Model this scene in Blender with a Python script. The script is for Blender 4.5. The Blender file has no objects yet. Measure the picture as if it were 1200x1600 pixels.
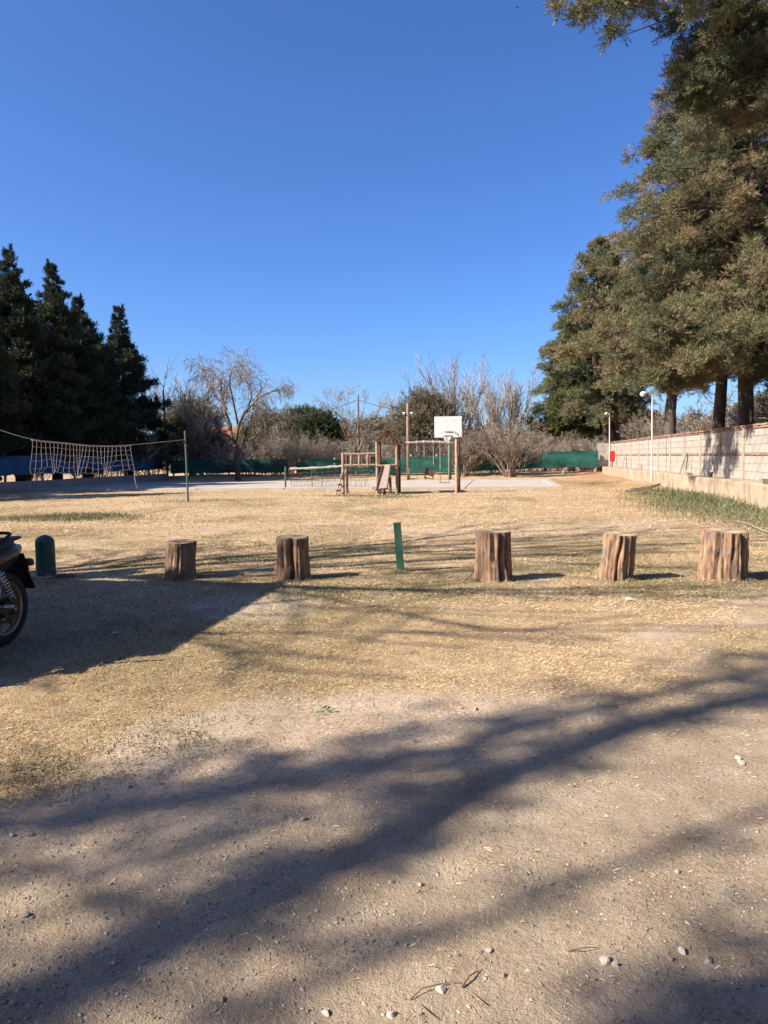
import bpy, math, random
import numpy as np
from mathutils import Vector

# ------------------------------------------------------------------ camera, world, sun, exposure
sc = bpy.context.scene
col = sc.collection
R_ = math.radians
F_PX, EYE = 1160.0, 1.5                      # focal length in pixels of the 1200x1600 photograph, eye height
PITCH, ROLL, YAW = math.atan(86 / 1160), R_(-0.7), R_(9.0)
cam_d = bpy.data.cameras.new('camera')
cam = bpy.data.objects.new('camera', cam_d); col.objects.link(cam)
cam_d.sensor_fit = 'VERTICAL'; cam_d.sensor_height = 32.0; cam_d.lens = 32.0 * F_PX / 1600
cam_d.clip_start = 0.05; cam_d.clip_end = 3000
def _rx(a): c, s = math.cos(a), math.sin(a); return np.array([[1, 0, 0], [0, c, -s], [0, s, c]])
def _rz(a): c, s = math.cos(a), math.sin(a); return np.array([[c, -s, 0], [s, c, 0], [0, 0, 1]])
CR = _rz(YAW) @ _rx(math.pi / 2 - PITCH) @ _rz(ROLL)
from mathutils import Matrix
cam.matrix_world = Matrix.Translation((0, 0, EYE)) @ Matrix(CR.tolist()).to_4x4()
sc.camera = cam

SUN_EL, SHADOW_AZ = R_(37.0), R_(29.0)       # shadows run along this direction of the yard
SD = np.array([math.cos(SHADOW_AZ), math.sin(SHADOW_AZ)])
TO_SUN = np.array([-SD[0] * math.cos(SUN_EL), -SD[1] * math.cos(SUN_EL), math.sin(SUN_EL)])
world = bpy.data.worlds.new('World'); sc.world = world; world.use_nodes = True
wn = world.node_tree; bg = wn.nodes['Background']
sky = wn.nodes.new('ShaderNodeTexSky'); sky.sky_type = 'NISHITA'; sky.sun_disc = False
sky.sun_elevation = SUN_EL; sky.sun_rotation = math.atan2(TO_SUN[0], TO_SUN[1])
sky.air_density = 1.0; sky.dust_density = 4.0; sky.ozone_density = 8.5; sky.altitude = 1500
hs_ = wn.nodes.new('ShaderNodeHueSaturation'); hs_.inputs['Saturation'].default_value = 1.09; hs_.inputs['Hue'].default_value = 0.507
wn.links.new(sky.outputs[0], hs_.inputs['Color']); wn.links.new(hs_.outputs[0], bg.inputs[0]); bg.inputs[1].default_value = 0.093
sun_d = bpy.data.lights.new('sun', 'SUN'); sun_d.energy = 5.0; sun_d.angle = R_(0.53); sun_d.color = (1.0, 0.91, 0.79)
sun = bpy.data.objects.new('sun', sun_d); col.objects.link(sun)
sun.rotation_euler = Vector((-TO_SUN[0], -TO_SUN[1], -TO_SUN[2])).to_track_quat('-Z', 'Y').to_euler()
vs = sc.view_settings; vs.view_transform = 'Standard'; vs.look = 'None'; vs.gamma = 1.0; vs.use_curve_mapping = False
vs.exposure = 1.2

# ------------------------------------------------------------------ measuring the photograph
def _ray(px, py): return CR @ np.array([(px - 600) / F_PX, (800 - py) / F_PX, -1.0])
_FW = _rz(YAW) @ np.array([0, 1.0, 0])
def G(px, py, z=0.0):
    d = _ray(px, py); t = (z - EYE) / d[2]; p = d * t; return np.array([p[0], p[1], z])
def A(px, py, dep):                            # a point at a given distance along the level line of sight
    d = _ray(px, py); p = d * (dep / (d @ _FW)); p[2] += EYE; return p
def AU(px, py, u):                             # the point of that ray on the plane x = u
    d = _ray(px, py); p = d * (u / d[0]); p[2] += EYE; return p

# ------------------------------------------------------------------ noise in numpy
def _hash(ix, iy, seed):
    n = (ix.astype(np.int64) * 374761393 + iy.astype(np.int64) * 668265263 + seed * 982451653) & 0x7fffffff
    n = ((n ^ (n >> 13)) * 1274126177) & 0x7fffffff
    return ((n ^ (n >> 16)) & 0xffff) / 65535.0
def vnoise(x, y, seed=0):
    x = np.asarray(x, float); y = np.asarray(y, float)
    ix, iy = np.floor(x), np.floor(y); fx, fy = x - ix, y - iy
    fx = fx * fx * (3 - 2 * fx); fy = fy * fy * (3 - 2 * fy)
    a, b = _hash(ix, iy, seed), _hash(ix + 1, iy, seed); c, d = _hash(ix, iy + 1, seed), _hash(ix + 1, iy + 1, seed)
    return (a + (b - a) * fx) * (1 - fy) + (c + (d - c) * fx) * fy
def fbm(x, y, seed=0, o=4):
    s, a, t = 0, 0.5, 0
    for k in range(o):
        s = s + a * vnoise(x * 2 ** k, y * 2 ** k, seed + k * 17); t += a; a *= 0.55
    return s / t
def sstep(a, b, x): t = np.clip((np.asarray(x, float) - a) / (b - a), 0, 1); return t * t * (3 - 2 * t)

# ------------------------------------------------------------------ mesh collecting
def world_loc(o):
    p = np.zeros(3)
    while o is not None: p += np.array(o.location); o = o.parent
    return p
class MB:
    def __init__(s): s.v = []; s.t = []; s.q = []; s.a = []; s.n = 0
    def add(s, v, t=None, q=None, a=None):
        v = np.asarray(v, float).reshape(-1, 3)
        if t is not None and len(t): s.t.append(np.asarray(t, int).reshape(-1, 3) + s.n)
        if q is not None and len(q): s.q.append(np.asarray(q, int).reshape(-1, 4) + s.n)
        s.v.append(v); s.n += len(v)
        s.a.append(np.broadcast_to(np.asarray(0.5 if a is None else a, float), (len(v),)))
        return s
    def box(s, c, d, rz=0.0, rx=0.0, ry=0.0, jit=0.0, a=None, rng=None):
        d = np.asarray(d, float) / 2
        v = np.array([[x, y, z] for x in (-1, 1) for y in (-1, 1) for z in (-1, 1)], float) * d
        if jit: v = v + (rng or np.random.default_rng(1)).normal(0, jit, v.shape)
        cy, sy = math.cos(ry), math.sin(ry)
        m = _rz(rz) @ _rx(rx) @ np.array([[cy, 0, sy], [0, 1, 0], [-sy, 0, cy]])
        return s.add(v @ m.T + np.asarray(c, float), q=[(0, 1, 3, 2), (4, 6, 7, 5), (0, 4, 5, 1), (2, 3, 7, 6), (0, 2, 6, 4), (1, 5, 7, 3)], a=a)
    def beam(s, p0, p1, w, h, a=None, up=(0, 0, 1)):        # squared timber from p0 to p1
        p0, p1 = np.asarray(p0, float), np.asarray(p1, float); d = p1 - p0; L = np.linalg.norm(d); d = d / L
        u = np.asarray(up, float)
        if abs(d @ u) > 0.95: u = np.array([1.0, 0, 0])
        x = np.cross(d, u); x /= np.linalg.norm(x); y = np.cross(x, d)
        v = [p + x * sx * w / 2 + y * sy * h / 2 for p in (p0, p1) for sx in (-1, 1) for sy in (-1, 1)]
        return s.add(v, q=[(0, 2, 3, 1), (4, 5, 7, 6), (0, 1, 5, 4), (2, 6, 7, 3), (0, 4, 6, 2), (1, 3, 7, 5)], a=a)
    def tubes(s, P, Rr, sides=3, a=None, caps=False):        # P (m,n,3), Rr (m,n)
        P = np.asarray(P, float); Rr = np.asarray(Rr, float)
        m, n, _ = P.shape
        if m == 0: return s
        T = np.empty_like(P); T[:, 1:-1] = P[:, 2:] - P[:, :-2]; T[:, 0] = P[:, 1] - P[:, 0]; T[:, -1] = P[:, -1] - P[:, -2]
        T /= np.linalg.norm(T, axis=2, keepdims=True) + 1e-9
        ref = np.where(np.abs(T[:, :1, 2:3]) > 0.9, np.array([[[1.0, 0, 0]]]), np.array([[[0, 0, 1.0]]]))
        U = np.cross(T, np.broadcast_to(ref, T.shape)); U /= np.linalg.norm(U, axis=2, keepdims=True) + 1e-9
        W = np.cross(U, T)
        an = np.arange(sides) * 2 * math.pi / sides
        ring = P[:, :, None, :] + Rr[:, :, None, None] * (U[:, :, None, :] * np.cos(an)[None, None, :, None] + W[:, :, None, :] * np.sin(an)[None, None, :, None])
        idx = np.arange(m * n * sides).reshape(m, n, sides)
        q = np.stack([idx[:, :-1, :], idx[:, 1:, :], np.roll(idx[:, 1:, :], -1, 2), np.roll(idx[:, :-1, :], -1, 2)], -1).reshape(-1, 4)
        v = ring.reshape(-1, 3); t = None
        if caps:
            c = np.concatenate([P[:, 0], P[:, -1]]); base = len(v); v = np.concatenate([v, c]); t = []
            for k in range(m):
                for j in range(sides):
                    t.append((base + k, idx[k, 0, j], idx[k, 0, (j + 1) % sides])); t.append((base + m + k, idx[k, -1, (j + 1) % sides], idx[k, -1, j]))
        if a is not None and np.ndim(a) == 1: a = np.repeat(a, n * sides)
        return s.add(v, t=t, q=q, a=a)
    def tube(s, pts, r, sides=8, caps=True, a=None):
        pts = np.asarray(pts, float)
        return s.tubes(pts[None], np.broadcast_to(np.asarray(r, float), (len(pts),))[None], sides, a, caps)
    def lathe(s, prof, seg=24, axis='z', c=(0, 0, 0), a=None, closed=False):   # prof list of (r, h)
        pr = np.asarray(prof, float); n = len(pr); an = np.arange(seg) * 2 * math.pi / seg
        x = pr[:, None, 0] * np.cos(an); y = pr[:, None, 0] * np.sin(an); z = np.broadcast_to(pr[:, None, 1], x.shape)
        v = {'z': np.stack([x, y, z], -1), 'x': np.stack([z, x, y], -1), 'y': np.stack([y, z, x], -1)}[axis].reshape(-1, 3) + np.asarray(c, float)
        idx = np.arange(n * seg).reshape(n, seg)
        i2 = np.concatenate([idx, idx[:1]]) if closed else idx
        q = np.stack([i2[:-1], np.roll(i2[:-1], -1, 1), np.roll(i2[1:], -1, 1), i2[1:]], -1).reshape(-1, 4)
        return s.add(v, q=q, a=a)
    def grid(s, Pg, a=None):                                  # Pg (n,m,3)
        n, m, _ = Pg.shape; idx = np.arange(n * m).reshape(n, m)
        return s.add(Pg, q=np.stack([idx[:-1, :-1], idx[1:, :-1], idx[1:, 1:], idx[:-1, 1:]], -1).reshape(-1, 4), a=None if a is None else np.asarray(a).reshape(-1))
    def mesh(s, name, smooth=False, org=None):
        me = bpy.data.meshes.new(name)
        v = np.concatenate(s.v) - (0 if org is None else org)
        t = np.concatenate(s.t) if s.t else np.zeros((0, 3), int); q = np.concatenate(s.q) if s.q else np.zeros((0, 4), int)
        me.vertices.add(len(v)); me.vertices.foreach_set('co', v.astype(np.float32).ravel())
        me.loops.add(t.size + q.size); me.loops.foreach_set('vertex_index', np.concatenate([t.ravel(), q.ravel()]).astype(np.int32))
        me.polygons.add(len(t) + len(q))
        me.polygons.foreach_set('loop_start', np.concatenate([np.arange(len(t)) * 3, t.size + np.arange(len(q)) * 4]).astype(np.int32))
        me.polygons.foreach_set('use_smooth', np.full(len(t) + len(q), bool(smooth)))
        at = me.attributes.new('tint', 'FLOAT', 'POINT'); at.data.foreach_set('value', np.concatenate(s.a).astype(np.float32))
        me.update(calc_edges=True); me.validate()
        return me
    def build(s, name, m, parent=None, smooth=False, org=None):
        if parent is not None: org = world_loc(parent)
        me = s.mesh(name, smooth, org); me.materials.append(m)
        o = bpy.data.objects.new(name, me); col.objects.link(o)
        if parent is not None: o.parent = parent
        elif org is not None: o.location = Vector(org)
        return o
def tag(o, label=None, cat=None, group=None, kind=None):
    if label: o['label'] = label
    if cat: o['category'] = cat
    if group: o['group'] = group
    if kind: o['kind'] = kind
    return o
def thing(name, loc, label, cat, group=None):
    o = bpy.data.objects.new(name, None); col.objects.link(o); o.location = Vector(loc); o.empty_display_size = 0.2
    return tag(o, label, cat, group)
def inst(name, me, loc, parent, rot=(0, 0, 0), scale=None):
    o = bpy.data.objects.new(name, me); col.objects.link(o); o.parent = parent
    o.location = Vector(np.asarray(loc, float) - world_loc(parent)); o.rotation_euler = rot
    if scale is not None: o.scale = scale
    return o

# ------------------------------------------------------------------ materials
class N:                                                     # tiny node helper
    def __init__(s, name):
        s.m = bpy.data.materials.new(name); s.m.use_nodes = True; s.t = s.m.node_tree
        s.b = s.t.nodes['Principled BSDF']; s.b.inputs['Roughness'].default_value = 0.85; s.b.inputs['Specular IOR Level'].default_value = 0.25
    def n(s, ty, **kw):
        x = s.t.nodes.new(ty)
        for k, v in kw.items(): setattr(x, k, v)
        return x
    def l(s, a, b): s.t.links.new(a, b)
    def coord(s, scale=(1, 1, 1), kind='Object'):
        c = s.n('ShaderNodeTexCoord'); m = s.n('ShaderNodeMapping'); m.inputs['Scale'].default_value = scale
        s.l(c.outputs[kind], m.inputs[0]); return m.outputs[0]
    def pos(s, scale=(1, 1, 1)):
        c = s.n('ShaderNodeNewGeometry'); m = s.n('ShaderNodeMapping'); m.inputs['Scale'].default_value = scale
        s.l(c.outputs['Position'], m.inputs[0]); return m.outputs[0]
    def noise(s, vec, scale, detail=5, rough=0.6, dist=0.0):
        x = s.n('ShaderNodeTexNoise'); x.inputs['Scale'].default_value = scale; x.inputs['Detail'].default_value = detail
        x.inputs['Roughness'].default_value = rough; x.inputs['Distortion'].default_value = dist; s.l(vec, x.inputs['Vector']); return x.outputs['Fac']
    def ramp(s, fac, stops):
        r = s.n('ShaderNodeValToRGB'); e = r.color_ramp.elements
        while len(e) < len(stops): e.new(0.5)
        for k, (p, c) in enumerate(stops): e[k].position = p; e[k].color = (*c, 1)
        s.l(fac, r.inputs[0]); return r.outputs[0]
    def attr(s, name, inst_=False):
        a = s.n('ShaderNodeAttribute'); a.attribute_name = name; a.attribute_type = 'INSTANCER' if inst_ else 'GEOMETRY'; return a.outputs['Fac']
    def mix(s, fac, a, b, mode='MIX'):
        x = s.n('ShaderNodeMix', data_type='RGBA', blend_type=mode)
        for sock, v in ((x.inputs[0], fac), (x.inputs[6], a), (x.inputs[7], b)):
            if isinstance(v, (int, float)): sock.default_value = v
            elif isinstance(v, tuple): sock.default_value = (*v, 1)
            else: s.l(v, sock)
        return x.outputs[2]
    def math(s, op, a, b=0.0):
        x = s.n('ShaderNodeMath', operation=op)
        for sock, v in ((x.inputs[0], a), (x.inputs[1], b)):
            if isinstance(v, (int, float)): sock.default_value = v
            else: s.l(v, sock)
        return x.outputs[0]
    def bump(s, h, strength=0.5, dist=0.01):
        b = s.n('ShaderNodeBump'); b.inputs['Strength'].default_value = strength; b.inputs['Distance'].default_value = dist
        s.l(h, b.inputs['Height']); s.l(b.outputs[0], s.b.inputs['Normal'])
    def base(s, c):
        if isinstance(c, tuple): s.b.inputs['Base Color'].default_value = (*c, 1)
        else: s.l(c, s.b.inputs['Base Color'])
        return s
def tinted(name, stops, scale=9.0, amount=0.25, rough=0.85, bump=0.0, stretch=(1, 1, 1), transl=0.0, world_space=False, inst_=False):
    x = N(name); v = x.pos(stretch) if world_space else x.coord(stretch)
    no = x.noise(v, scale)
    c = x.ramp(x.attr('tint', inst_), stops)
    c = x.mix(amount, c, x.ramp(no, [(0.25, (0.03, 0.03, 0.03)), (0.75, (1.0, 1.0, 1.0))]), 'SOFT_LIGHT') if amount else c
    x.base(c); x.b.inputs['Roughness'].default_value = rough
    if bump: x.bump(no, bump, 0.01)
    if transl:
        tr = x.n('ShaderNodeBsdfTranslucent'); ms = x.n('ShaderNodeMixShader'); ms.inputs[0].default_value = transl
        x.l(c, tr.inputs[0]); x.l(x.b.outputs[0], ms.inputs[1]); x.l(tr.outputs[0], ms.inputs[2])
        x.l(ms.outputs[0], x.t.nodes['Material Output'].inputs[0])
    return x.m
def plain(name, c1, c2=None, scale=6.0, rough=0.8, bump=0.2, metal=0.0, stretch=(1, 1, 1), spec=0.25, p=(0.3, 0.7)):
    x = N(name); c2 = c2 or tuple(k * 0.7 for k in c1)
    no = x.noise(x.coord(stretch), scale)
    x.base(x.ramp(no, [(p[0], c2), (p[1], c1)])); x.b.inputs['Roughness'].default_value = rough
    x.b.inputs['Metallic'].default_value = metal; x.b.inputs['Specular IOR Level'].default_value = spec
    if bump: x.bump(no, bump, 0.006)
    return x.m
M = {}
M['cypress'] = tinted('cypress_foliage', [(0.0, (0.068, 0.086, 0.045)), (0.38, (0.138, 0.142, 0.072)), (0.65, (0.208, 0.178, 0.094)), (0.85, (0.265, 0.190, 0.105)), (1.0, (0.250, 0.150, 0.082))], 1.2, 0.2, transl=0.12, world_space=True, inst_=True)
M['yellow_green'] = tinted('golden_cypress_foliage', [(0.0, (0.06, 0.075, 0.025)), (0.5, (0.115, 0.125, 0.04)), (1.0, (0.16, 0.15, 0.055))], 1.2, 0.2, transl=0.12, world_space=True, inst_=True)
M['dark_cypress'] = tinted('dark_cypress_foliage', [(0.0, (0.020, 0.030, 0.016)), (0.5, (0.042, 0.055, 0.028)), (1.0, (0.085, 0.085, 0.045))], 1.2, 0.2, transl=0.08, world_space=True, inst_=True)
M['olive'] = tinted('dull_evergreen_foliage', [(0.0, (0.085, 0.078, 0.045)), (0.5, (0.15, 0.128, 0.078)), (1.0, (0.22, 0.175, 0.115))], 1.2, 0.2, transl=0.1, world_space=True, inst_=True)
M['pine'] = tinted('pine_foliage', [(0.0, (0.03, 0.042, 0.02)), (0.5, (0.055, 0.068, 0.032)), (1.0, (0.095, 0.10, 0.05))], 1.2, 0.2, transl=0.1, world_space=True, inst_=True)
M['twig'] = tinted('bare_twigs', [(0.0, (0.17, 0.14, 0.11)), (0.5, (0.28, 0.24, 0.195)), (1.0, (0.40, 0.355, 0.30))], 3, 0.2)
M['twig_red'] = tinted('reddish_bare_twigs', [(0.0, (0.13, 0.095, 0.07)), (0.5, (0.22, 0.17, 0.125)), (1.0, (0.34, 0.28, 0.215))], 3, 0.2)
M['willow'] = tinted('willow_twigs', [(0.0, (0.13, 0.10, 0.075)), (0.5, (0.24, 0.19, 0.14)), (1.0, (0.36, 0.30, 0.225))], 3, 0.2)
M['bark'] = plain('dark_bark', (0.14, 0.105, 0.08), (0.05, 0.037, 0.028), 5, bump=0.6, stretch=(3, 3, 0.7))
M['bark_pale'] = plain('grey_brown_bark', (0.27, 0.21, 0.16), (0.11, 0.082, 0.06), 5, bump=0.6, stretch=(3, 3, 0.7))

# ------------------------------------------------------------------ the ground
WALL_U, LEDGE_U, LEDGE_H, WALL_H = 7.45, 6.85, 0.66, 2.30
LEFT_U, FAR_V = -24.7, 52.6
def bank(x, y): return 0.16 * sstep(2.2, 0, np.abs(np.asarray(x, float) - LEDGE_U)) * sstep(30, 36, y) * sstep(58, 50, y) * (0.6 + 0.8 * vnoise(x * .4, np.asarray(y, float) * .25, 71))
def land(x, y):
    x = np.asarray(x, float); y = np.asarray(y, float)
    z = 0.05 * (fbm(x * 0.22, y * 0.22, 3, 3) - 0.5) * sstep(11, 18, np.hypot(x, y))
    z = z + 0.30 * sstep(50.8, 54, y) * sstep(60, 54, y) * (0.7 + 0.6 * vnoise(x * .5, y * .5, 5)) * sstep(-40, -22, x)
    return z + bank(x, y)
DRV = np.array([(-60, -20)] + [tuple(G(*q_)[:2]) for q_ in ((-300, 1390), (0, 1325), (300, 1265), (600, 1205), (850, 1135), (1000, 1080), (1200, 1010))] + [(9, 11.0), (60, 11.0)])
def drive_mask(x, y):                                        # 1 on the bare dirt drive, 0 on the lawn
    s = (np.interp(x, DRV[:, 0], DRV[:, 1]) - y) * 0.85
    return sstep(-0.40, 0.50, s + 0.9 * (fbm(x * 1.1, y * 1.1, 11) - 0.5) + 0.35 * (fbm(x * 5, y * 5, 12) - 0.5))
def bare_mask(x, y):
    b = fbm(x * 0.75 + 3, y * 0.55, 21, 4)
    near = sstep(10.5, 7, y)
    patch = sstep(0.55, 0.70, b + 0.06 * near)
    far = 0.35 * sstep(0.52, 0.7, fbm(x * 0.25, y * 0.4, 23))
    return np.clip(patch * near + far, 0, 1)
def red_mask(x, y): return sstep(5.0, 0.4, np.abs(x - LEDGE_U + 0.7)) * sstep(13, 20, y) * (0.35 + 0.65 * sstep(0.38, 0.6, fbm(x * 0.5, y * 0.22, 31)))
def green_mask(x, y):
    g = 0.55 * sstep(0.50, 0.72, fbm(x * 0.6, y * 0.35, 41)) * sstep(3, 5, y) + 0.75 * sstep(0.42, 0.62, fbm(x * 1.1, y * 0.9, 43)) * sstep(7.5, 9.0, y) * sstep(16, 11, y)
    return np.clip(g, 0, 1)
def tracks(x, y):                                            # shallow tyre marks along the drive
    t = 0
    for off in (0.12, 0.52, 1.35):
        s = (x - off) * 0.97 + (y - 3.0) * 0.22 + 0.05 * np.sin(y * 1.3)
        t = t + np.exp(-(s / 0.11) ** 2) * (np.sin(s * 62) * 0.0035 * sstep(.35, .6, vnoise(x * 2, y * 2, 91)) - 0.006)
    return t
def axis(a0, a1, fine, lo, hi, grow):
    m = list(np.arange(a0, a1, fine)); s = fine; x = m[-1]
    while x < hi: s *= grow; x += s; m.append(x)
    s = fine; x = m[0]; pre = []
    while x > lo: s *= grow; x -= s; pre.append(x)
    return np.array(pre[::-1] + m)
gx, gy = axis(-3.6, 4.2, 0.036, -600, 600, 1.07), axis(1.4, 8.2, 0.036, -500, 900, 1.042)
X, Y = np.meshgrid(gx, gy, indexing='ij')
near = sstep(16, 8, np.hypot(X, Y))
dm = drive_mask(X, Y)
Z = land(X, Y) + near * (0.012 * (fbm(X * 2.2, Y * 2.2, 51) - 0.5) + (0.010 * dm + 0.014 * (1 - dm)) * (fbm(X * 9, Y * 9, 55) - 0.5) + 0.014 * (vnoise(X * 24, Y * 24, 57) - 0.5) + dm * tracks(X, Y))
mb = MB(); mb.grid(np.stack([X, Y, Z], -1))
def near_z(x, y):                                            # height of the finished ground sheet, bilinear
    ix = np.clip(np.searchsorted(gx, x) - 1, 0, len(gx) - 2); iy = np.clip(np.searchsorted(gy, y) - 1, 0, len(gy) - 2)
    fx = (x - gx[ix]) / (gx[ix + 1] - gx[ix]); fy = (y - gy[iy]) / (gy[iy + 1] - gy[iy])
    return (Z[ix, iy] * (1 - fx) + Z[ix + 1, iy] * fx) * (1 - fy) + (Z[ix, iy + 1] * (1 - fx) + Z[ix + 1, iy + 1] * fx) * fy
g = N('yard_ground'); p = g.pos()
n_big, n_mid, n_fine, n_grit = g.noise(p, 0.9, 4), g.noise(p, 6, 7, 0.75), g.noise(p, 45, 5, 0.7), g.noise(p, 190, 3, 0.7)
dirt = g.mix(0.5, g.ramp(n_fine, [(0.25, (0.25, 0.180, 0.118)), (0.55, (0.45, 0.350, 0.240)), (0.8, (0.64, 0.51, 0.365))]), g.ramp(n_mid, [(0.3, (0.28, 0.208, 0.140)), (0.7, (0.53, 0.415, 0.290))]))
dirt = g.mix(0.35, dirt, g.ramp(n_grit, [(0.3, (0.15, 0.108, 0.072)), (0.7, (0.62, 0.49, 0.350))]))
straw = g.mix(0.5, g.ramp(n_fine, [(0.25, (0.20, 0.128, 0.068)), (0.6, (0.50, 0.355, 0.205)), (0.85, (0.66, 0.495, 0.31))]), g.ramp(n_mid, [(0.3, (0.27, 0.18, 0.098)), (0.7, (0.58, 0.42, 0.25))]))
bare_c = g.ramp(n_fine, [(0.25, (0.38, 0.275, 0.19)), (0.75, (0.62, 0.49, 0.37))])
red_c = g.ramp(n_fine, [(0.25, (0.25, 0.135, 0.07)), (0.75, (0.43, 0.26, 0.15))])
green_c = g.ramp(n_fine, [(0.3, (0.075, 0.075, 0.028)), (0.7, (0.17, 0.155, 0.06))])
c = g.mix(g.attr('bare'), straw, bare_c); c = g.mix(g.attr('red'), c, red_c)
c = g.mix(g.math('MULTIPLY', g.attr('green'), 0.65), c, green_c); c = g.mix(g.attr('drive'), c, dirt)
c = g.mix(0.45, c, g.ramp(n_big, [(0.3, (0.25, 0.25, 0.25)), (0.7, (0.72, 0.72, 0.72))]), 'SOFT_LIGHT'); c = g.mix(0.45, c, g.ramp(g.noise(p, 2.6, 6, .7), [(0.32, (0.18, 0.18, 0.18)), (0.66, (0.8, 0.8, 0.8))]), 'SOFT_LIGHT')
g.base(c); g.b.inputs['Roughness'].default_value = 0.95; g.b.inputs['Specular IOR Level'].default_value = 0.1
g.bump(g.math('ADD', g.math('MULTIPLY', n_fine, 1.0), g.math('MULTIPLY', n_grit, 0.5)), 1.0, 0.02)
ground = mb.build('ground', g.m, smooth=True)
for nm, f in (('drive', drive_mask), ('bare', bare_mask), ('red', red_mask), ('green', green_mask)):
    at = ground.data.attributes.new(nm, 'FLOAT', 'POINT'); at.data.foreach_set('value', f(X, Y).astype(np.float32).ravel())
tag(ground, kind='structure')

# concrete court, cast in big panels
M['concrete'] = plain('pale_worn_concrete', (0.44, 0.385, 0.32), (0.34, 0.29, 0.24), 1.3, bump=0.2)
court = thing('court', (-12, 39.4, 0), None, None); court['kind'] = 'structure'
CX, CY = [-27.5, -23.2, -19, -14.6, -10.2, -5.9, -1.6, 2.75], [34.1, 39.4, 44.7]
rg = np.random.default_rng(4)
for i in range(7):
    for j in range(2):
        b = MB(); dx, dy = CX[i + 1] - CX[i] - 0.05, CY[j + 1] - CY[j] - 0.05
        b.box(((CX[i] + CX[i + 1]) / 2, (CY[j] + CY[j + 1]) / 2, 0.0), (dx, dy, 0.16 + 0.012 * rg.random()), rx=rg.normal(0, .0012), ry=rg.normal(0, .0012))
        b.build('panel', M['concrete'], court)
M['line_paint'] = plain('worn_white_line_paint', (0.66, 0.63, 0.58), (0.48, 0.43, 0.37), 5, bump=0)
b = MB(); b.box((-10, 44.3, 0.098), (24.5, 0.07, 0.004)); b.box((-10, 34.5, 0.098), (24.5, 0.07, 0.004)); b.box((2.3, 39.4, 0.098), (0.07, 9.6, 0.004)); b.build('painted_line', M['line_paint'], court)

# ------------------------------------------------------------------ block wall and its ledge on the right
M['block'] = tinted('grey_concrete_block', [(0.0, (0.295, 0.258, 0.22)), (0.5, (0.325, 0.287, 0.247)), (1.0, (0.355, 0.317, 0.275))], 3, 0.45, bump=0.5)
M['mortar'] = plain('wall_mortar', (0.29, 0.25, 0.21), (0.23, 0.195, 0.16), 8, bump=0.4)
M['pillar'] = plain('wall_pillar_concrete', (0.38, 0.32, 0.25), (0.30, 0.25, 0.195), 4, bump=0.3)
M['brick'] = tinted('red_brick', [(0.0, (0.19, 0.105, 0.078)), (0.5, (0.265, 0.155, 0.115)), (1.0, (0.33, 0.225, 0.17))], 12, 0.3, bump=0.5)
M['render'] = plain('stained_cement_render', (0.41, 0.325, 0.23), (0.20, 0.145, 0.095), 2.6, bump=0.8, stretch=(1, 1, 0.45), p=(0.28, 0.62))
rng = np.random.default_rng(7)
wall = thing('block_wall', (WALL_U, 37, 0), 'long pale concrete block wall with red brick course under the cypresses', 'wall')
V0, V1 = 20.4, 53.0
b = MB(); b.box((WALL_U + 0.105, (V0 + V1) / 2, WALL_H / 2 - 0.04), (0.10, V1 - V0 - 0.02, WALL_H - 0.1)); b.build('core', M['mortar'], wall)
rows = [(LEDGE_H + 0.012 + k * 0.248, 0.238) for k in range(3)] + [(LEDGE_H + 0.012 + 3 * 0.248 + 0.075 + k * 0.255, 0.245) for k in range(3)]
PIL = np.arange(22.2, 53.5, 2.55)
LB = 0.498
def block_mesh(L, h, tint, seed):
    r = np.random.default_rng(seed); q = MB()
    y = np.array([-L / 2, -L / 2 + .008, L / 2 - .008, L / 2]); z = np.array([0, .008, h - .008, h])
    Pg = np.zeros((4, 4, 3)); Pg[..., 1] = y[:, None]; Pg[..., 2] = z[None, :]
    Pg[1:3, 1:3, 0] = -0.012 + r.normal(0, 0.0015, (2, 2))
    n0 = Pg.reshape(-1, 3); q.grid(Pg, a=np.full(16, tint))
    ring = [0, 4, 8, 12, 13, 14, 15, 11, 7, 3, 2, 1]
    bk = n0[ring] + np.array([0.09, 0, 0]); q.add(np.concatenate([n0[ring], bk]), q=[(k, k + 12, (k + 1) % 12 + 12, (k + 1) % 12) for k in range(12)], a=tint)
    return q
variants = []
for k in range(10):
    q = block_mesh(LB - 0.012, 0.24, rng.random(), k); me = q.mesh('block'); me.materials.append(M['block']); variants.append(me)
cells = []
for ri, (z0, h) in enumerate(rows):
    y = V0 + (0.25 if ri % 2 else 0.0)
    while y < V1 - 0.3: cells.append((y + LB / 2, z0)); y += LB
cells.sort()
far = MB()
for k, (yc, z0) in enumerate(cells):
    dx = WALL_U + 0.058 + rng.normal(0, 0.0025)
    if k < 296: inst('block', variants[rng.integers(10)], (dx, yc, z0), wall)
    else:
        q = block_mesh(LB - 0.012, 0.24, rng.random(), k)
        for vv, aa in zip(q.v, q.a): pass
        off = 0
        for vv, qq, aa in zip(q.v, q.q, q.a): far.add(vv + np.array([dx, yc, z0]), q=qq - off, a=aa); off += len(vv)
o = far.build('far_blocks', M['block'], wall); o['kind'] = 'stuff'
b = MB()
for y in PIL: b.box((WALL_U + 0.05, y, (LEDGE_H + WALL_H) / 2 - 0.04), (0.07, 0.17, WALL_H - LEDGE_H - 0.09))
for k, y in enumerate(PIL):
    q = MB(); q.box((WALL_U + 0.05, y, (LEDGE_H + WALL_H) / 2 - 0.04), (0.09, 0.16 + rng.random() * .03, WALL_H - LEDGE_H - 0.09)); q.build('pillar', M['pillar'], wall)
b = MB(); cz = LEDGE_H + 0.012 + 3 * 0.248 + 0.034
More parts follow.
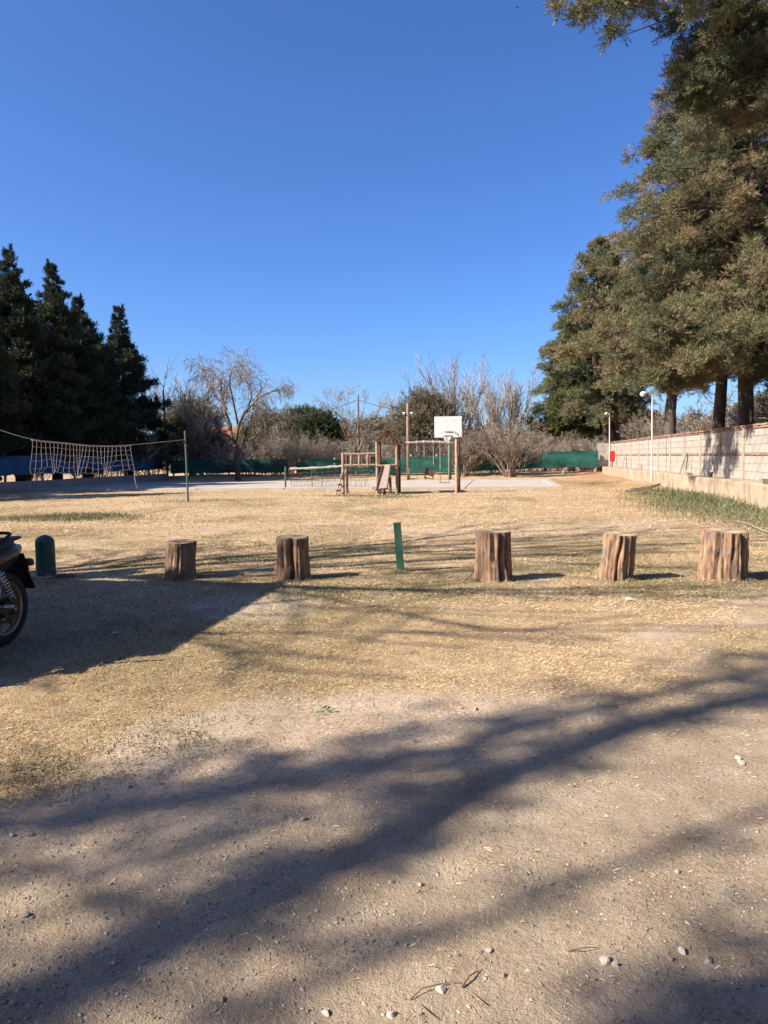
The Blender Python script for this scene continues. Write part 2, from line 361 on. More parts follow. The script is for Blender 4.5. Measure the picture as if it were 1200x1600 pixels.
for y in np.arange(V0 + 0.13, V1 - 0.1, 0.262): b.box((WALL_U + 0.070 + rng.normal(0, .003), y, cz), (0.10, 0.25, 0.056), a=rng.random(), rz=rng.normal(0, .01))
o = b.build('brick_course', M['brick'], wall); o['kind'] = 'stuff'
b = MB()
for lay, (zz, w) in enumerate(((WALL_H - 0.045, 0.19), (WALL_H + 0.018, 0.25))):
    for y in np.arange(V0 + 0.13 * (1 + lay), V1 - 0.1, 0.262): b.box((WALL_U + 0.105 + rng.normal(0, .006), y, zz + rng.normal(0, .003)), (w, 0.25, 0.054), a=rng.random(), rz=rng.normal(0, .02))
o = b.build('coping_bricks', M['brick'], wall); o['kind'] = 'stuff'
# return of the wall at its far end
q = MB(); q.box((WALL_U - 0.35, V1 + 0.1, 1.45), (1.1, 0.16, 1.62)); q.build('end_return', M['block'], wall)

ledge = thing('retaining_ledge', (LEDGE_U, 37, 0), 'stained low cement retaining ledge along the foot of the block wall', 'ledge')
ys = np.concatenate([np.arange(20.4, 34, 0.22), np.arange(34, 53.2, 0.5)]); zs = np.array([-0.2, 0.0, 0.12, 0.25, 0.38, 0.5, 0.6, 0.64, LEDGE_H])
Yg, Zg = np.meshgrid(ys, zs, indexing='ij')
top = 0.03 * (fbm(ys * 0.9, ys * 0, 61) - 0.5) * 2
Pg = np.stack([LEDGE_U + 0.05 * (fbm(Yg * 1.3, Zg * 3, 63) - 0.5) + 0.02 * (zs == LEDGE_H), Yg, Zg + top[:, None] * (Zg > 0.3)], -1)
Tg = np.stack([np.broadcast_to(np.array([LEDGE_U + 0.02, LEDGE_U + 0.3, WALL_U + 0.12])[None, :], (len(ys), 3)), np.broadcast_to(ys[:, None], (len(ys), 3)), LEDGE_H + 0.004 + top[:, None] * np.array([1, 0.6, 0.3]) - np.array([0, 0.01, 0.012])], -1)
b = MB(); b.grid(np.concatenate([Pg, Tg], 1)); 
b.build('rendered_face', M['render'], ledge, smooth=False)
q = MB(); q.box(((LEDGE_U + WALL_U) / 2 - 0.1, 53.25, 0.27), (1.0, 0.1, 0.86), jit=.01); q.build('ledge_end', M['render'], ledge)
# bits and pieces standing on the ledge
M['grey_wood'] = plain('weathered_grey_timber', (0.34, 0.29, 0.25), (0.19, 0.155, 0.13), 6, bump=0.4, stretch=(4, 4, 0.6))
M['dark_metal'] = plain('dark_metal', (0.05, 0.05, 0.055), (0.025, 0.025, 0.028), 12, rough=0.55, bump=0.1)
def leaner(px, py0, py1, w, label, dx):
    p0 = AU(px, py0, WALL_U - 0.22); h = AU(px, py1, WALL_U - 0.1)[2] - LEDGE_H
    q = MB(); q.beam((p0[0], p0[1], LEDGE_H), (WALL_U - 0.04, p0[1] + dx, LEDGE_H + h), w, 0.035, up=(1, 0, 0))
    tag(q.build('leaning_board', M['grey_wood'], org=np.array([p0[0], p0[1], LEDGE_H])), label, 'board')
leaner(1061, 742, 708, 0.16, 'tall grey board leaning on the block wall beside the thin short board', -0.35)
leaner(1070, 742, 722, 0.06, 'short thin dark board leaning on the block wall right of the tall board', 0.03)
leaner(972, 731, 713, 0.16, 'dark grey board leaning on the wall right of the red panel', 0.1)
leaner(995, 735, 724, 0.18, 'short wide grey board leaning on the wall between the two lamp posts', 0.0)
p = AU(1110, 746, WALL_U - 0.3); q = MB(); q.lathe([(0, 0), (.06, 0), (.085, .15), (.095, .15), (.095, .18), (.08, .18), (.07, .06), (0, .06)], 14, c=(p[0], p[1], LEDGE_H))
tag(q.build('flower_pot', M['dark_metal'], org=np.array([p[0], p[1], LEDGE_H])), 'small dark plastic pot standing on the ledge of the block wall', 'pot')
def clod(name, pos, size, label, m, cat, seed, group=None):
    r = np.random.default_rng(seed); q = ico(r, size); q.v[0] = q.v[0] + np.asarray(pos, float)
    return tag(q.build(name, m, org=np.asarray(pos, float)), label, cat, group)
def _icos():
    t = (1 + 5 ** .5) / 2
    v = np.array([(-1, t, 0), (1, t, 0), (-1, -t, 0), (1, -t, 0), (0, -1, t), (0, 1, t), (0, -1, -t), (0, 1, -t), (t, 0, -1), (t, 0, 1), (-t, 0, -1), (-t, 0, 1)], float)
    f = np.array([(0, 11, 5), (0, 5, 1), (0, 1, 7), (0, 7, 10), (0, 10, 11), (1, 5, 9), (5, 11, 4), (11, 10, 2), (10, 7, 6), (7, 1, 8), (3, 9, 4), (3, 4, 2), (3, 2, 6), (3, 6, 8), (3, 8, 9), (4, 9, 5), (2, 4, 11), (6, 2, 10), (8, 6, 7), (9, 8, 1)])
    v /= np.linalg.norm(v[0]); return v, f
ICO_V, ICO_F = _icos()
def _sub(v, f):
    v = list(map(tuple, v)); d = {}; nf = []
    def mid(a, b_):
        k = (min(a, b_), max(a, b_))
        if k not in d:
            m_ = (np.array(v[a]) + np.array(v[b_])) / 2; v.append(tuple(m_ / np.linalg.norm(m_))); d[k] = len(v) - 1
        return d[k]
    for a, b_, c_ in f:
        x, y, z = mid(a, b_), mid(b_, c_), mid(c_, a); nf += [(a, x, z), (b_, y, x), (c_, z, y), (x, y, z)]
    return np.array(v), np.array(nf)
ICO2_V, ICO2_F = _sub(ICO_V, ICO_F)
def ico(r, size, tint=None):
    v = ICO2_V.copy(); d = np.ones(len(v))
    for k in range(7):                                        # facets: planes cut off the pebble
        n = r.normal(size=3); n /= np.linalg.norm(n); lim = r.uniform(0.45, 0.85); s_ = v @ n
        v = v - np.where(s_ > lim, s_ - lim, 0)[:, None] * n
    v = v * np.asarray(size, float) * (1 + r.normal(0, .02, (len(v), 1)))
    q = MB(); q.add(v @ _rz(r.uniform(0, 6.3)).T, t=ICO2_F, a=r.random() if tint is None else tint); return q
p = AU(1193, 755, LEDGE_U + .1); q = MB(); q.box((p[0], p[1], LEDGE_H + .06), (.16, .2, .14), rz=.3, jit=.01)
tag(q.build('broken_block', M['mortar'], org=np.array([p[0], p[1], LEDGE_H])), 'broken lump of concrete on the near end of the ledge', 'rubble')
p = AU(1075, 746, LEDGE_U + .12); q = MB(); q.box((p[0], p[1], LEDGE_H + .05), (.2, .34, .12), rz=.2, jit=.01)
tag(q.build('broken_block', M['mortar'], org=np.array([p[0], p[1], LEDGE_H])), 'grey broken block lying on the ledge below the short thin board', 'rubble')

# small brick grill in the far corner
M['grill'] = plain('sooty_pale_brick', (0.50, 0.36, 0.27), (0.32, 0.21, 0.15), 5, bump=0.4)
p = G(917, 741); gr = thing('brick_grill', p, 'small brick grill with dark opening and stub chimney in the far corner', 'grill')
for dx in (-0.38, 0.38): q = MB(); q.box(p + np.array([dx, 0, .2]), (.3, .6, .46), jit=.01); q.build('side_pier', M['grill'], gr)
q = MB(); q.box(p + np.array([0, 0, .475]), (1.15, .66, .09), jit=.01); q.build('slab_top', M['grill'], gr)
q = MB(); q.box(p + np.array([0, .25, .2]), (.46, .09, .44)); q.build('back_panel', M['grill'], gr)
q = MB(); q.box(p + np.array([.05, .1, .73]), (.36, .36, .42), jit=.012); q.build('chimney_stub', M['pillar'], gr)

# lamp posts and the red panel
M['white_pole'] = plain('chalky_white_pole_paint', (0.66, 0.62, 0.56), (0.50, 0.45, 0.39), 8, rough=0.6, bump=0.1)
M['lamp_shell'] = plain('white_lamp_shell', (0.72, 0.72, 0.70), (0.6, 0.6, 0.58), 5, rough=0.4, bump=0)
M['lamp_lens'] = plain('milky_lamp_lens', (0.55, 0.55, 0.52), (0.48, 0.48, 0.46), 5, rough=0.2, bump=0, spec=0.5)
def lamp_post(base, h, label, arm, hs=1.0):
    t = thing('lamp_post', base, label, 'lamp post', 'white lamp posts along the block wall'); b_ = np.asarray(base, float)
    q = MB(); q.tube([b_, b_ + (0, 0, h * .55), b_ + (-0.02, 0, h)], [.036, .034, .03], 10); q.build('pole', M['white_pole'], t)
    q = MB(); q.tube([b_ + (-0.02, 0, h - .03), b_ + (-0.12, -.02, h + .05), b_ + (-arm * .7, -.04, h + .06)], .022, 8); q.build('arm', M['white_pole'], t)
    hd = MB(); c_ = b_ + (-arm, -.05, h + .01)
    hd.lathe(np.array([(0, .1), (.07, .1), (.13, .05), (.19, 0.0), (.20, -.03), (.18, -.03)]) * hs, 16, c=c_); o_ = hd.build('lamp_head', M['lamp_shell'], t, smooth=True)
    q = MB(); q.lathe(np.array([(.175, -.03), (.165, -.12), (.10, -.19), (0, -.2)]) * hs, 16, c=c_); q.build('lens', M['lamp_lens'], o_, smooth=True)
pb = AU(1018, 745, LEDGE_U - 0.07); pb[2] = 0.0; top = A(1015, 613, (pb @ _FW))
lamp_post(pb, top[2] - pb[2] - .05, 'white lamp post with hooded lamp standing in front of the ledge', 0.42, 0.8)
pb = AU(952, 728, WALL_U - 0.3); pb[2] = LEDGE_H; top = A(951, 646, (pb @ _FW))
lamp_post(pb, top[2] - pb[2], 'thinner white lamp post standing on the ledge beside the red panel', 0.24, 0.6)
M['red'] = plain('bright_red_paint', (0.62, 0.03, 0.03), (0.52, 0.022, 0.024), 4, rough=0.45, bump=0, spec=0.4)
pr = AU(957, 713, WALL_U - 0.25); pn = thing('red_panel', (pr[0], pr[1], LEDGE_H), 'bright red upright panel on a short stand at the end of the wall', 'panel')
q = MB(); q.box((pr[0], pr[1], pr[2]), (.32, .06, .68), rz=.2); q.build('face_board', M['red'], pn)
q = MB(); q.tube([(pr[0], pr[1] + .06, LEDGE_H), (pr[0], pr[1] + .06, pr[2] - .25)], .03, 8); q.build('stand', M['dark_metal'], pn)

# ------------------------------------------------------------------ far green cloth fence, left blue fence
def cloth_mat(name, c1, c2):
    x = N(name); v = x.coord((1, 1, 1)); n1 = x.noise(v, 1.2, 4); n2 = x.noise(v, 140, 2)
    c_ = x.mix(0.25, x.ramp(n1, [(0.3, c2), (0.7, c1)]), x.ramp(n2, [(0.3, (0.2, .2, .2)), (0.7, (.8, .8, .8))]), 'SOFT_LIGHT')
    x.base(c_); x.b.inputs['Roughness'].default_value = 0.7
    tr = x.n('ShaderNodeBsdfTranslucent'); ms = x.n('ShaderNodeMixShader'); ms.inputs[0].default_value = 0.22
    x.l(c_, tr.inputs[0]); x.l(x.b.outputs[0], ms.inputs[1]); x.l(tr.outputs[0], ms.inputs[2]); x.l(ms.outputs[0], x.t.nodes['Material Output'].inputs[0])
    return x.m
M['green_cloth'] = cloth_mat('green_shade_cloth', (0.026, 0.125, 0.098), (0.014, 0.08, 0.064))
M['blue_cloth'] = cloth_mat('blue_tarpaulin', (0.035, 0.13, 0.25), (0.025, 0.09, 0.18))
M['post_grey'] = plain('pale_concrete_post', (0.46, 0.40, 0.33), (0.32, 0.27, 0.22), 6, bump=0.3)
def cloth(p0, p1, top, bot, seed, name, m, parent, belly=0.10, sag=0.03, n=None):
    p0, p1 = np.asarray(p0, float), np.asarray(p1, float); L = np.linalg.norm(p1 - p0); n = n or max(8, int(L / 0.13)); k = 11
    s = np.linspace(0, 1, n)[:, None]; w = np.linspace(0, 1, k)[None, :]
    tz = np.interp(s, np.linspace(0, 1, len(top)), top) - sag * 4 * s * (1 - s); bz = np.interp(s, np.linspace(0, 1, len(bot)), bot) - sag * 1.6 * np.abs(np.sin(s * L * 1.7 + seed)) + .06 * (fbm(s * L * .8, s * 0, seed + 5) - .5)
    z = bz + (tz - bz) * w
    d = (p1 - p0) / L; nrm = np.array([d[1], -d[0]])
    off = belly * (fbm(s * L * 0.7 + w * .8, w * 1.6 + s * L * .2, seed) - 0.5) * 2 * np.sin(np.pi * np.clip(w, .04, 1)) ** .5 + 0.03 * (fbm(s * L * 3 + w * 3, w * 2, seed + 3) - .5)
    P = np.stack([p0[0] + d[0] * L * s + nrm[0] * off, p0[1] + d[1] * L * s + nrm[1] * off, z], -1)
    q = MB(); q.grid(P); return q.build(name, m, parent, smooth=True)
def U_at(px, py=725): return A(px, py, 1)[0] / A(px, py, 1)[1] * FAR_V      # x on the far fence line
fence_parts = [  # px from, px to, top heights, bottom heights, sag
    ('shaded straight run of dark green cloth fence behind the bare willow', 266, 449, [(1.44, 1.45, 1.43)], [.47, .48, .46], .02, 3),
    ('sagging rumpled green cloth fence behind the wooden play frame', 463, 640, [(1.12, 1.5, 1.33, 1.15, 1.42, 1.5)], [.42, .40, .52, .30, .36], .04, 4),
    ('green cloth fence behind the swings and basketball pole', 640, 724, [(1.5, 1.52, 1.5)], [.34, .4, .36], .03, 3),
    ('green cloth fence dappled by bush shadows right of the basketball hoop', 728, 935, [(1.45, 1.55, 1.68, 1.74, 1.76)], [.42, .5, .60, .64, .66], .02, 5)]
for k, (lab, x0, x1, tp, bt, sg, npost) in enumerate(fence_parts):
    u0, u1 = U_at(x0), min(U_at(x1), WALL_U - .9); fe = thing('cloth_fence', ((u0 + u1) / 2, FAR_V, 0), lab, 'fence', 'green cloth fence along the far end of the yard')
    cloth((u0, FAR_V), (u1, FAR_V), tp[0], bt, 11 + k, 'cloth', M['green_cloth'], fe, belly=.30 if k == 1 else .20, sag=sg)
    zt = np.mean(tp[0])
    for s in np.linspace(0.02, 0.98, npost):
        q = MB(); x = u0 + (u1 - u0) * s; q.box((x, FAR_V + .14, zt / 2 + .1), (.11, .11, zt + .1), jit=.004); q.build('post', M['post_grey'], fe)
    q = MB(); xs = np.linspace(u0, u1, 9); q.tube([(x, FAR_V + .03, np.interp((x - u0) / (u1 - u0), np.linspace(0, 1, len(tp[0])), tp[0]) + .01) for x in xs], .008, 5); q.build('wire', M['dark_metal'], fe)
bf = thing('tarp_fence', (LEFT_U, 42, 0), 'dark blue tarpaulin fence in shade under the row of cypresses', 'fence')
for k, (v0, v1) in enumerate(((27, 36.5), (36.5, 44.5), (44.5, 51.6))): cloth((LEFT_U, v0), (LEFT_U, v1), [1.8, 1.82, 1.8], [.84, .8, .86], 31 + k, 'tarpaulin', M['blue_cloth'], bf, sag=.03)
for v in np.arange(28, 53, 3.1): q = MB(); q.box((LEFT_U - .13, v, .95), (.1, .1, 1.9), jit=.006); q.build('post', M['post_grey'], bf)
lw = thing('low_wall', (LEFT_U + .2, 40, 0), 'low grey cement wall at the foot of the blue tarpaulin fence', 'wall')
M['low_wall'] = plain('grey_cement', (0.34, 0.30, 0.26), (0.22, 0.19, 0.16), 2.5, bump=0.4)
for v in np.arange(26, 52, 3.25):
    q = MB(); q.box((LEFT_U + .25, v + 1.6, .21 + .02 * rng.random()), (.18, 3.2, .5), jit=.008); q.build('section', M['low_wall'], lw)

# ------------------------------------------------------------------ trees: growing wood
def norm(v): v = np.asarray(v, float); return v / (np.linalg.norm(v) + 1e-9)
def grow(r, p, d, L, rad, lvl, P, out):
    """P[lvl] = dict(n=segments, wander, up, kids, ratio, ang, start, taper, droop)"""
    k = P[lvl]; n = k['n']; pts = [np.asarray(p, float)]; dirs = []; d = norm(d)
    for i in range(n):
        d = norm(d + r.normal(0, k.get('wander', .12), 3) + np.array([0, 0, k.get('up', 0) - k.get('droop', 0) * (i + 1) / n]))
        pts.append(pts[-1] + d * L / n); dirs.append(d)
    pts = np.array(pts); rr = rad * np.linspace(1, k.get('taper', .45), n + 1)
    out.append((lvl, pts, rr))
    if lvl + 1 >= len(P): return
    kids = k['kids'] if isinstance(k['kids'], int) else int(r.integers(k['kids'][0], k['kids'][1] + 1))
    az0 = r.uniform(0, 6.3)
    for j in range(kids):
        f = k.get('start', .3) + (1 - k.get('start', .3)) * (j + r.uniform(.2, .9)) / kids; f = min(f, 1.0)
        x = f * n; i = min(int(x), n - 1); q = pts[i] + (pts[i + 1] - pts[i]) * (x - i); dd = dirs[i]
        a = az0 + j * 2.4 + r.normal(0, .35); u = norm(np.cross(dd, [0.31, .87, .2])); w = np.cross(dd, u)
        ang = k['ang'] * r.uniform(.7, 1.3)
        nd = dd * math.cos(ang) + (u * math.cos(a) + w * math.sin(a)) * math.sin(ang)
        grow(r, q, nd, L * k['ratio'] * r.uniform(.65, 1.2) * (1.15 - .45 * f), np.interp(x, np.arange(n + 1), rr) * k.get('rk', .6), lvl + 1, P, out)
def wood_mesh(out, lv, rmin=0.0, sides=(8, 6, 4, 3, 3)):
    q = MB(); g_ = {}
    for l_, pts, rr in out:
        if l_ in lv: g_.setdefault((len(pts), l_), []).append((pts, np.maximum(rr, rmin)))
    rr_ = np.random.default_rng(5)
    for (n, l_), L in g_.items(): q.tubes(np.array([x[0] for x in L]), np.array([x[1] for x in L]), sides[min(l_, 4)], a=rr_.random(len(L)))
    return q
def bare_tree(base, H, label, P, seed, bark='bark_pale', twig='twig', name='bare_tree', rad=None, group=None, lean=(0, 0, 1), rmin=.012, stems=1, fan=.0, cat='tree', split=1):
    base = np.asarray(base, float); r = np.random.default_rng(seed); t = thing(name, base, label, cat, group); out = []
    for k in range(stems):
        a = r.uniform(0, 6.3); s = fan * math.sqrt((k + .5) / stems); d = np.array(lean, float) + s * np.array([math.cos(a + k * 2.4), math.sin(a + k * 2.4), 0])
        o_ = np.array([math.cos(a + k * 2.4), math.sin(a + k * 2.4), 0]) * .06 * math.sqrt(k)
        grow(r, np.asarray(base, float) + o_ - (0, 0, .1), d, H * P[0]['frac'] * (r.uniform(.75, 1.1) if stems > 1 else 1), rad or H * .022, 0, P, out)
    zm = np.percentile(np.concatenate([x[1][:, 2] for x in out]), 99.8) - base[2]; k_ = H / zm; bb = np.asarray(base, float)
    out = [(l_, bb + (p_ - bb) * k_, rr * (1 if l_ == 0 else .5 + .5 * k_)) for l_, p_, rr in out]
    a_ = wood_mesh(out, range(split)); a_.build('trunk' if stems == 1 else 'stems', M[bark], t, smooth=True)
    c_ = wood_mesh(out, range(split, 6), rmin); c_.build('crown', M[twig], t)
    return t

# ------------------------------------------------------------------ trees: evergreen foliage
def spray_template(r, n, ang, width, leaf, curve=.0):
    """a plume: thin pointed leaflets set round a short stem"""
    v, f = [], []
    for k in range(n):
        a = k * 2.4 + r.normal(0, .25); q_ = (k + .5) / n; base = np.array([curve * q_ * q_, 0, q_ * .8]); th = ang * (1.1 - .75 * q_) * r.uniform(.7, 1.25)
        d = np.array([math.cos(a) * math.sin(th), math.sin(a) * math.sin(th), math.cos(th)]); L = leaf * (1.15 - .5 * q_) * r.uniform(.7, 1.3)
        side = norm(np.cross(d, r.normal(size=3))) * width * .5; i = len(v)
        v += [base, base + d * L * .45 + side, base + d * L, base + d * L * .45 - side]; f += [(i, i + 1, i + 3), (i + 3, i + 1, i + 2)]
    return np.array(v), np.array(f)
_tr = np.random.default_rng(99)
SPRAY = {'fine': [spray_template(_tr, 22, 1.05, .055, .34, .15) for _ in range(4)], 'mid': [spray_template(_tr, 15, 1.0, .085, .38, .15) for _ in range(4)], 'coarse': [spray_template(_tr, 6, .95, .28, .6) for _ in range(3)], 'leaf': [spray_template(_tr, 7, 1.1, .2, .6) for _ in range(3)]}
_spray_ob, _spray_ng = {}, {}
def spray_nodes(kind, m):
    if (kind, m) in _spray_ng: return _spray_ng[kind, m]
    if kind not in _spray_ob:
        _spray_ob[kind] = []
        for tv, tf in SPRAY[kind]:
            q = MB(); q.add(tv, t=tf); _spray_ob[kind].append(bpy.data.objects.new('foliage_spray', q.mesh('foliage_spray')))
    ng = bpy.data.node_groups.new('foliage_' + kind, 'GeometryNodeTree'); ng.interface.new_socket('Geometry', in_out='INPUT', socket_type='NodeSocketGeometry'); ng.interface.new_socket('Geometry', in_out='OUTPUT', socket_type='NodeSocketGeometry')
    nd, lk = ng.nodes, ng.links; gi, go = nd.new('NodeGroupInput'), nd.new('NodeGroupOutput'); jn = nd.new('GeometryNodeJoinGeometry'); ip = nd.new('GeometryNodeInstanceOnPoints'); sm = nd.new('GeometryNodeSetMaterial'); sm.inputs['Material'].default_value = M[m]
    for ob in _spray_ob[kind]:
        oi = nd.new('GeometryNodeObjectInfo'); oi.inputs['Object'].default_value = ob; ti = nd.new('GeometryNodeGeometryToInstance'); lk.new(oi.outputs['Geometry'], ti.inputs[0]); lk.new(ti.outputs[0], jn.inputs[0])
    def na(nm, ty): x = nd.new('GeometryNodeInputNamedAttribute'); x.data_type = ty; x.inputs['Name'].default_value = nm; return next(o_ for o_ in x.outputs if o_.enabled and o_.name == 'Attribute')
    er = nd.new('FunctionNodeEulerToRotation'); lk.new(na('turn', 'FLOAT_VECTOR'), er.inputs[0]); lk.new(er.outputs[0], ip.inputs['Rotation']); lk.new(na('size', 'FLOAT'), ip.inputs['Scale']); ip.inputs['Pick Instance'].default_value = True; lk.new(na('pick', 'INT'), ip.inputs['Instance Index'])
    lk.new(gi.outputs[0], ip.inputs['Points']); lk.new(jn.outputs[0], ip.inputs['Instance']); lk.new(ip.outputs[0], sm.inputs[0]); lk.new(sm.outputs[0], go.inputs[0]); _spray_ng[kind, m] = ng; return ng
def crown(name, m, parent, kind, C, D, S, tint, r):
    """many sprays as one crown: centres C, directions D, sizes S, tints"""
    n = len(C); D = D / (np.linalg.norm(D, axis=1, keepdims=True) + 1e-9); ref = r.normal(size=(n, 3)); U = np.cross(D, ref); U /= np.linalg.norm(U, axis=1, keepdims=True) + 1e-9; W = np.cross(D, U)
    eul = np.stack([np.arctan2(W[:, 2], D[:, 2]), -np.arcsin(np.clip(U[:, 2], -1, 1)), np.arctan2(U[:, 1], U[:, 0])], -1)
    me = bpy.data.meshes.new(name); me.vertices.add(n); me.vertices.foreach_set('co', (C - world_loc(parent)).astype(np.float32).ravel())
    for nm, ty, val, fld in (('turn', 'FLOAT_VECTOR', eul, 'vector'), ('size', 'FLOAT', S, 'value'), ('tint', 'FLOAT', tint, 'value')): me.attributes.new(nm, ty, 'POINT').data.foreach_set(fld, np.asarray(val, np.float32).ravel())
    me.attributes.new('pick', 'INT', 'POINT').data.foreach_set('value', r.integers(0, len(SPRAY[kind]), n).astype(np.int32))
    me.update(); me.materials.append(M[m]); o = bpy.data.objects.new(name, me); col.objects.link(o); o.parent = parent
    o.modifiers.new('sprays', 'NODES').node_group = spray_nodes(kind, m); o['kind'] = 'stuff'; return o
def prof_at(prof, f): return np.interp(f, [p_[0] for p_ in prof], [p_[1] for p_ in prof])
def conifer(base, H, z0, prof, label, seed, m='cypress', nb=110, per=70, size=.42, kind='fine', trunk=.22, group=None, name='cypress_tree', extra=(), droop=.25, up=.25, tint=(.45, .2), top_lean=(0, 0), forks=1, inner=.30, twist=0.16, hang=0.1, limb=True, clump=.34, rag=(.72, 1.12)):
    r = np.random.default_rng(seed); base = np.asarray(base, float); t = thing(name, base, label, 'tree', group)
    tk = MB(); top = base + np.array([top_lean[0], top_lean[1], H * .97]); stems = []
    for k in range(forks):
        off = np.array([r.normal(0, .5), r.normal(0, .5), 0]) if forks > 1 else np.zeros(3)
        s = np.linspace(0, 1, 9)[:, None]; pts = base * (1 - s) + top * s + off * np.sin(s * math.pi) * 1.6 + np.concatenate([np.cumsum(r.normal(0, .07, (9, 2)), 0), np.zeros((9, 1))], 1) * (s > .05)
        pts[0, 2] -= .15; tk.tube(pts, (trunk / math.sqrt(forks) * 1.25) * (1 - .93 * s[:, 0]) + .015, 9); stems.append(pts)
    Cs, Ds, Ss, Ts, br = [], [], [], [], []
    def branch(zf, az, R, lift, sink, wgt=1.0, tip=None):
        z = z0 + (H - z0) * zf; st = stems[r.integers(forks)]; f = np.clip((z - base[2]) / H / .97, 0, 1); p0 = np.array([np.interp(f, np.linspace(0, 1, 9), st[:, j]) for j in range(3)])
        dirh = np.array([math.cos(az), math.sin(az), 0])
        if tip is not None:
            vec = np.asarray(tip, float) - p0; R = np.linalg.norm(vec[:2]); dirh = np.array([vec[0] / R, vec[1] / R, 0]); dz = vec[2]
        s = np.linspace(0, 1, 7); arc = lift * R * s - sink * R * s ** 2.2
        if tip is not None: arc = arc - arc[-1] * s + dz * s
        side = np.array([-dirh[1], dirh[0], 0]) * r.normal(0, .12) * R
        pts = p0 + dirh * R * s[:, None] + np.array([0, 0, 1.0]) * arc[:, None] + side * (s[:, None] ** 2)
        br.append((pts, np.linspace(.012 + .012 * R, .006, 7)))
        n = max(8, int(per * wgt * (0.35 + R / 4.0))); nc = max(2, int(2 + R * 2.2)); cs = inner + (1.0 - inner) * r.random(nc) ** .7; cs[0] = 1.0
        cc = np.stack([np.interp(cs, s, pts[:, j]) for j in range(3)], -1) + r.normal(0, 1, (nc, 3)) * ((.10 + .17 * R * (1.05 - cs))[:, None]) * np.array([1, 1, .6])
        cr = clump * min(1.0, .22 + R * .42) * r.uniform(.65, 1.2, nc) * (1.1 - .35 * cs); w_ = r.integers(0, nc, n)
        e = r.normal(0, 1, (n, 3)); e /= np.linalg.norm(e, axis=1, keepdims=True); e[:, 2] = np.where(e[:, 2] < -.3, -e[:, 2], e[:, 2])
        c = cc[w_] + e * cr[w_, None] * (r.random((n, 1)) ** .45) * np.array([1, 1, .8])
        d = e * .9 + dirh * .45 + np.array([0, 0, 1.0]) * (up - droop * cs[w_, None] * 2) + r.normal(0, .3, (n, 3))
        bt = tint[0] + r.normal(0, tint[1]); ct = r.normal(0, tint[1] * .7, nc)
        Cs.append(c); Ds.append(d + np.array([0, 0, 1.4]) * max(0, .9 - R)); Ss.append(size * min(1.0, .38 + R * .55) * r.uniform(.6, 1.25, n)); Ts.append(np.clip(bt + ct[w_] + r.normal(0, .07, n), 0, 1))
    for k in range(nb):
        f = ((k + r.random()) / nb) ** 1.15; R = max(.12, prof_at(prof, f) * r.uniform(*rag) * (1 + twist * math.sin(k * .9)))
        branch(f, k * 2.399 + r.normal(0, .3), R, r.uniform(.12, .42), r.uniform(.1, .45) + hang)
    for tip, zf, w in extra: branch(zf, 0, 1, .3, .25, w, tip)
    n = 40; f = r.random(n); cz = H * (.93 + .07 * f); Cs.append(np.stack([base[0] + top_lean[0] + r.normal(0, .10, n) * (1.1 - f), base[1] + top_lean[1] + r.normal(0, .10, n) * (1.1 - f), base[2] + cz], -1)); Ds.append(np.stack([r.normal(0, .3, n), r.normal(0, .3, n), np.ones(n)], -1)); Ss.append(size * (.9 - .4 * f)); Ts.append(np.full(n, tint[0]))
    tk.build('trunk', M['bark'], t, smooth=True)
    if limb:
        q = MB(); q.tubes(np.array([x[0] for x in br]), np.array([x[1] for x in br]), 4); q.build('limbs', M['bark'], t, smooth=True)
    crown('crown', m, t, kind, np.concatenate(Cs), np.concatenate(Ds), np.concatenate(Ss), np.concatenate(Ts), r)
    return t

CYP = [(0, .72), (.12, 1.0), (.35, .95), (.6, .72), (.8, .45), (.93, .2), (1, .06)]
def scaled(R, pr=CYP): return [(a, b_ * R) for a, b_ in pr]
def behind_wall(px, u): d = _ray(px, 700); p_ = d * (u / d[0]); return np.array([u, p_[1], 0.0])

# right-hand cypresses behind the block wall
GR = 'big cypresses behind the block wall'
b1 = np.array([9.3, 17.0, 0]); dp = lambda b_: float(b_ @ _FW)
T1D = 15.5
conifer(b1, 19.0, 5.0, [(0, .8 * 3.6), (.2, 3.9), (.45, 4.6), (.7, 4.2), (.9, 2.0), (1, .3)], 'nearest cypress whose long grey green boughs hang into the top right corner', 101, nb=150, per=190, size=.30, trunk=.30, clump=.26, group=GR, tint=(.38, .14),
        extra=[(A(892, -5, T1D), .42, 1.5), (A(925, 25, T1D), .40, 1.4), (A(975, 40, T1D), .38, 1.4), (A(1000, 70, T1D), .36, 1.3), (A(1062, 92, T1D), .33, 1.4), (A(1085, 150, T1D), .30, 1.5), (A(940, -60, T1D), .50, 1.6), (A(1000, -40, T1D), .48, 1.6), (A(1110, 40, T1D), .36, 1.6), (A(1130, 100, T1D), .32, 1.5), (A(1150, 190, T1D + 1), .26, 1.5), (A(1078, 178, T1D + .5), .26, 1.6), (A(1100, 222, T1D + 1), .22, 1.5), (A(1075, 130, T1D), .30, 1.5)])
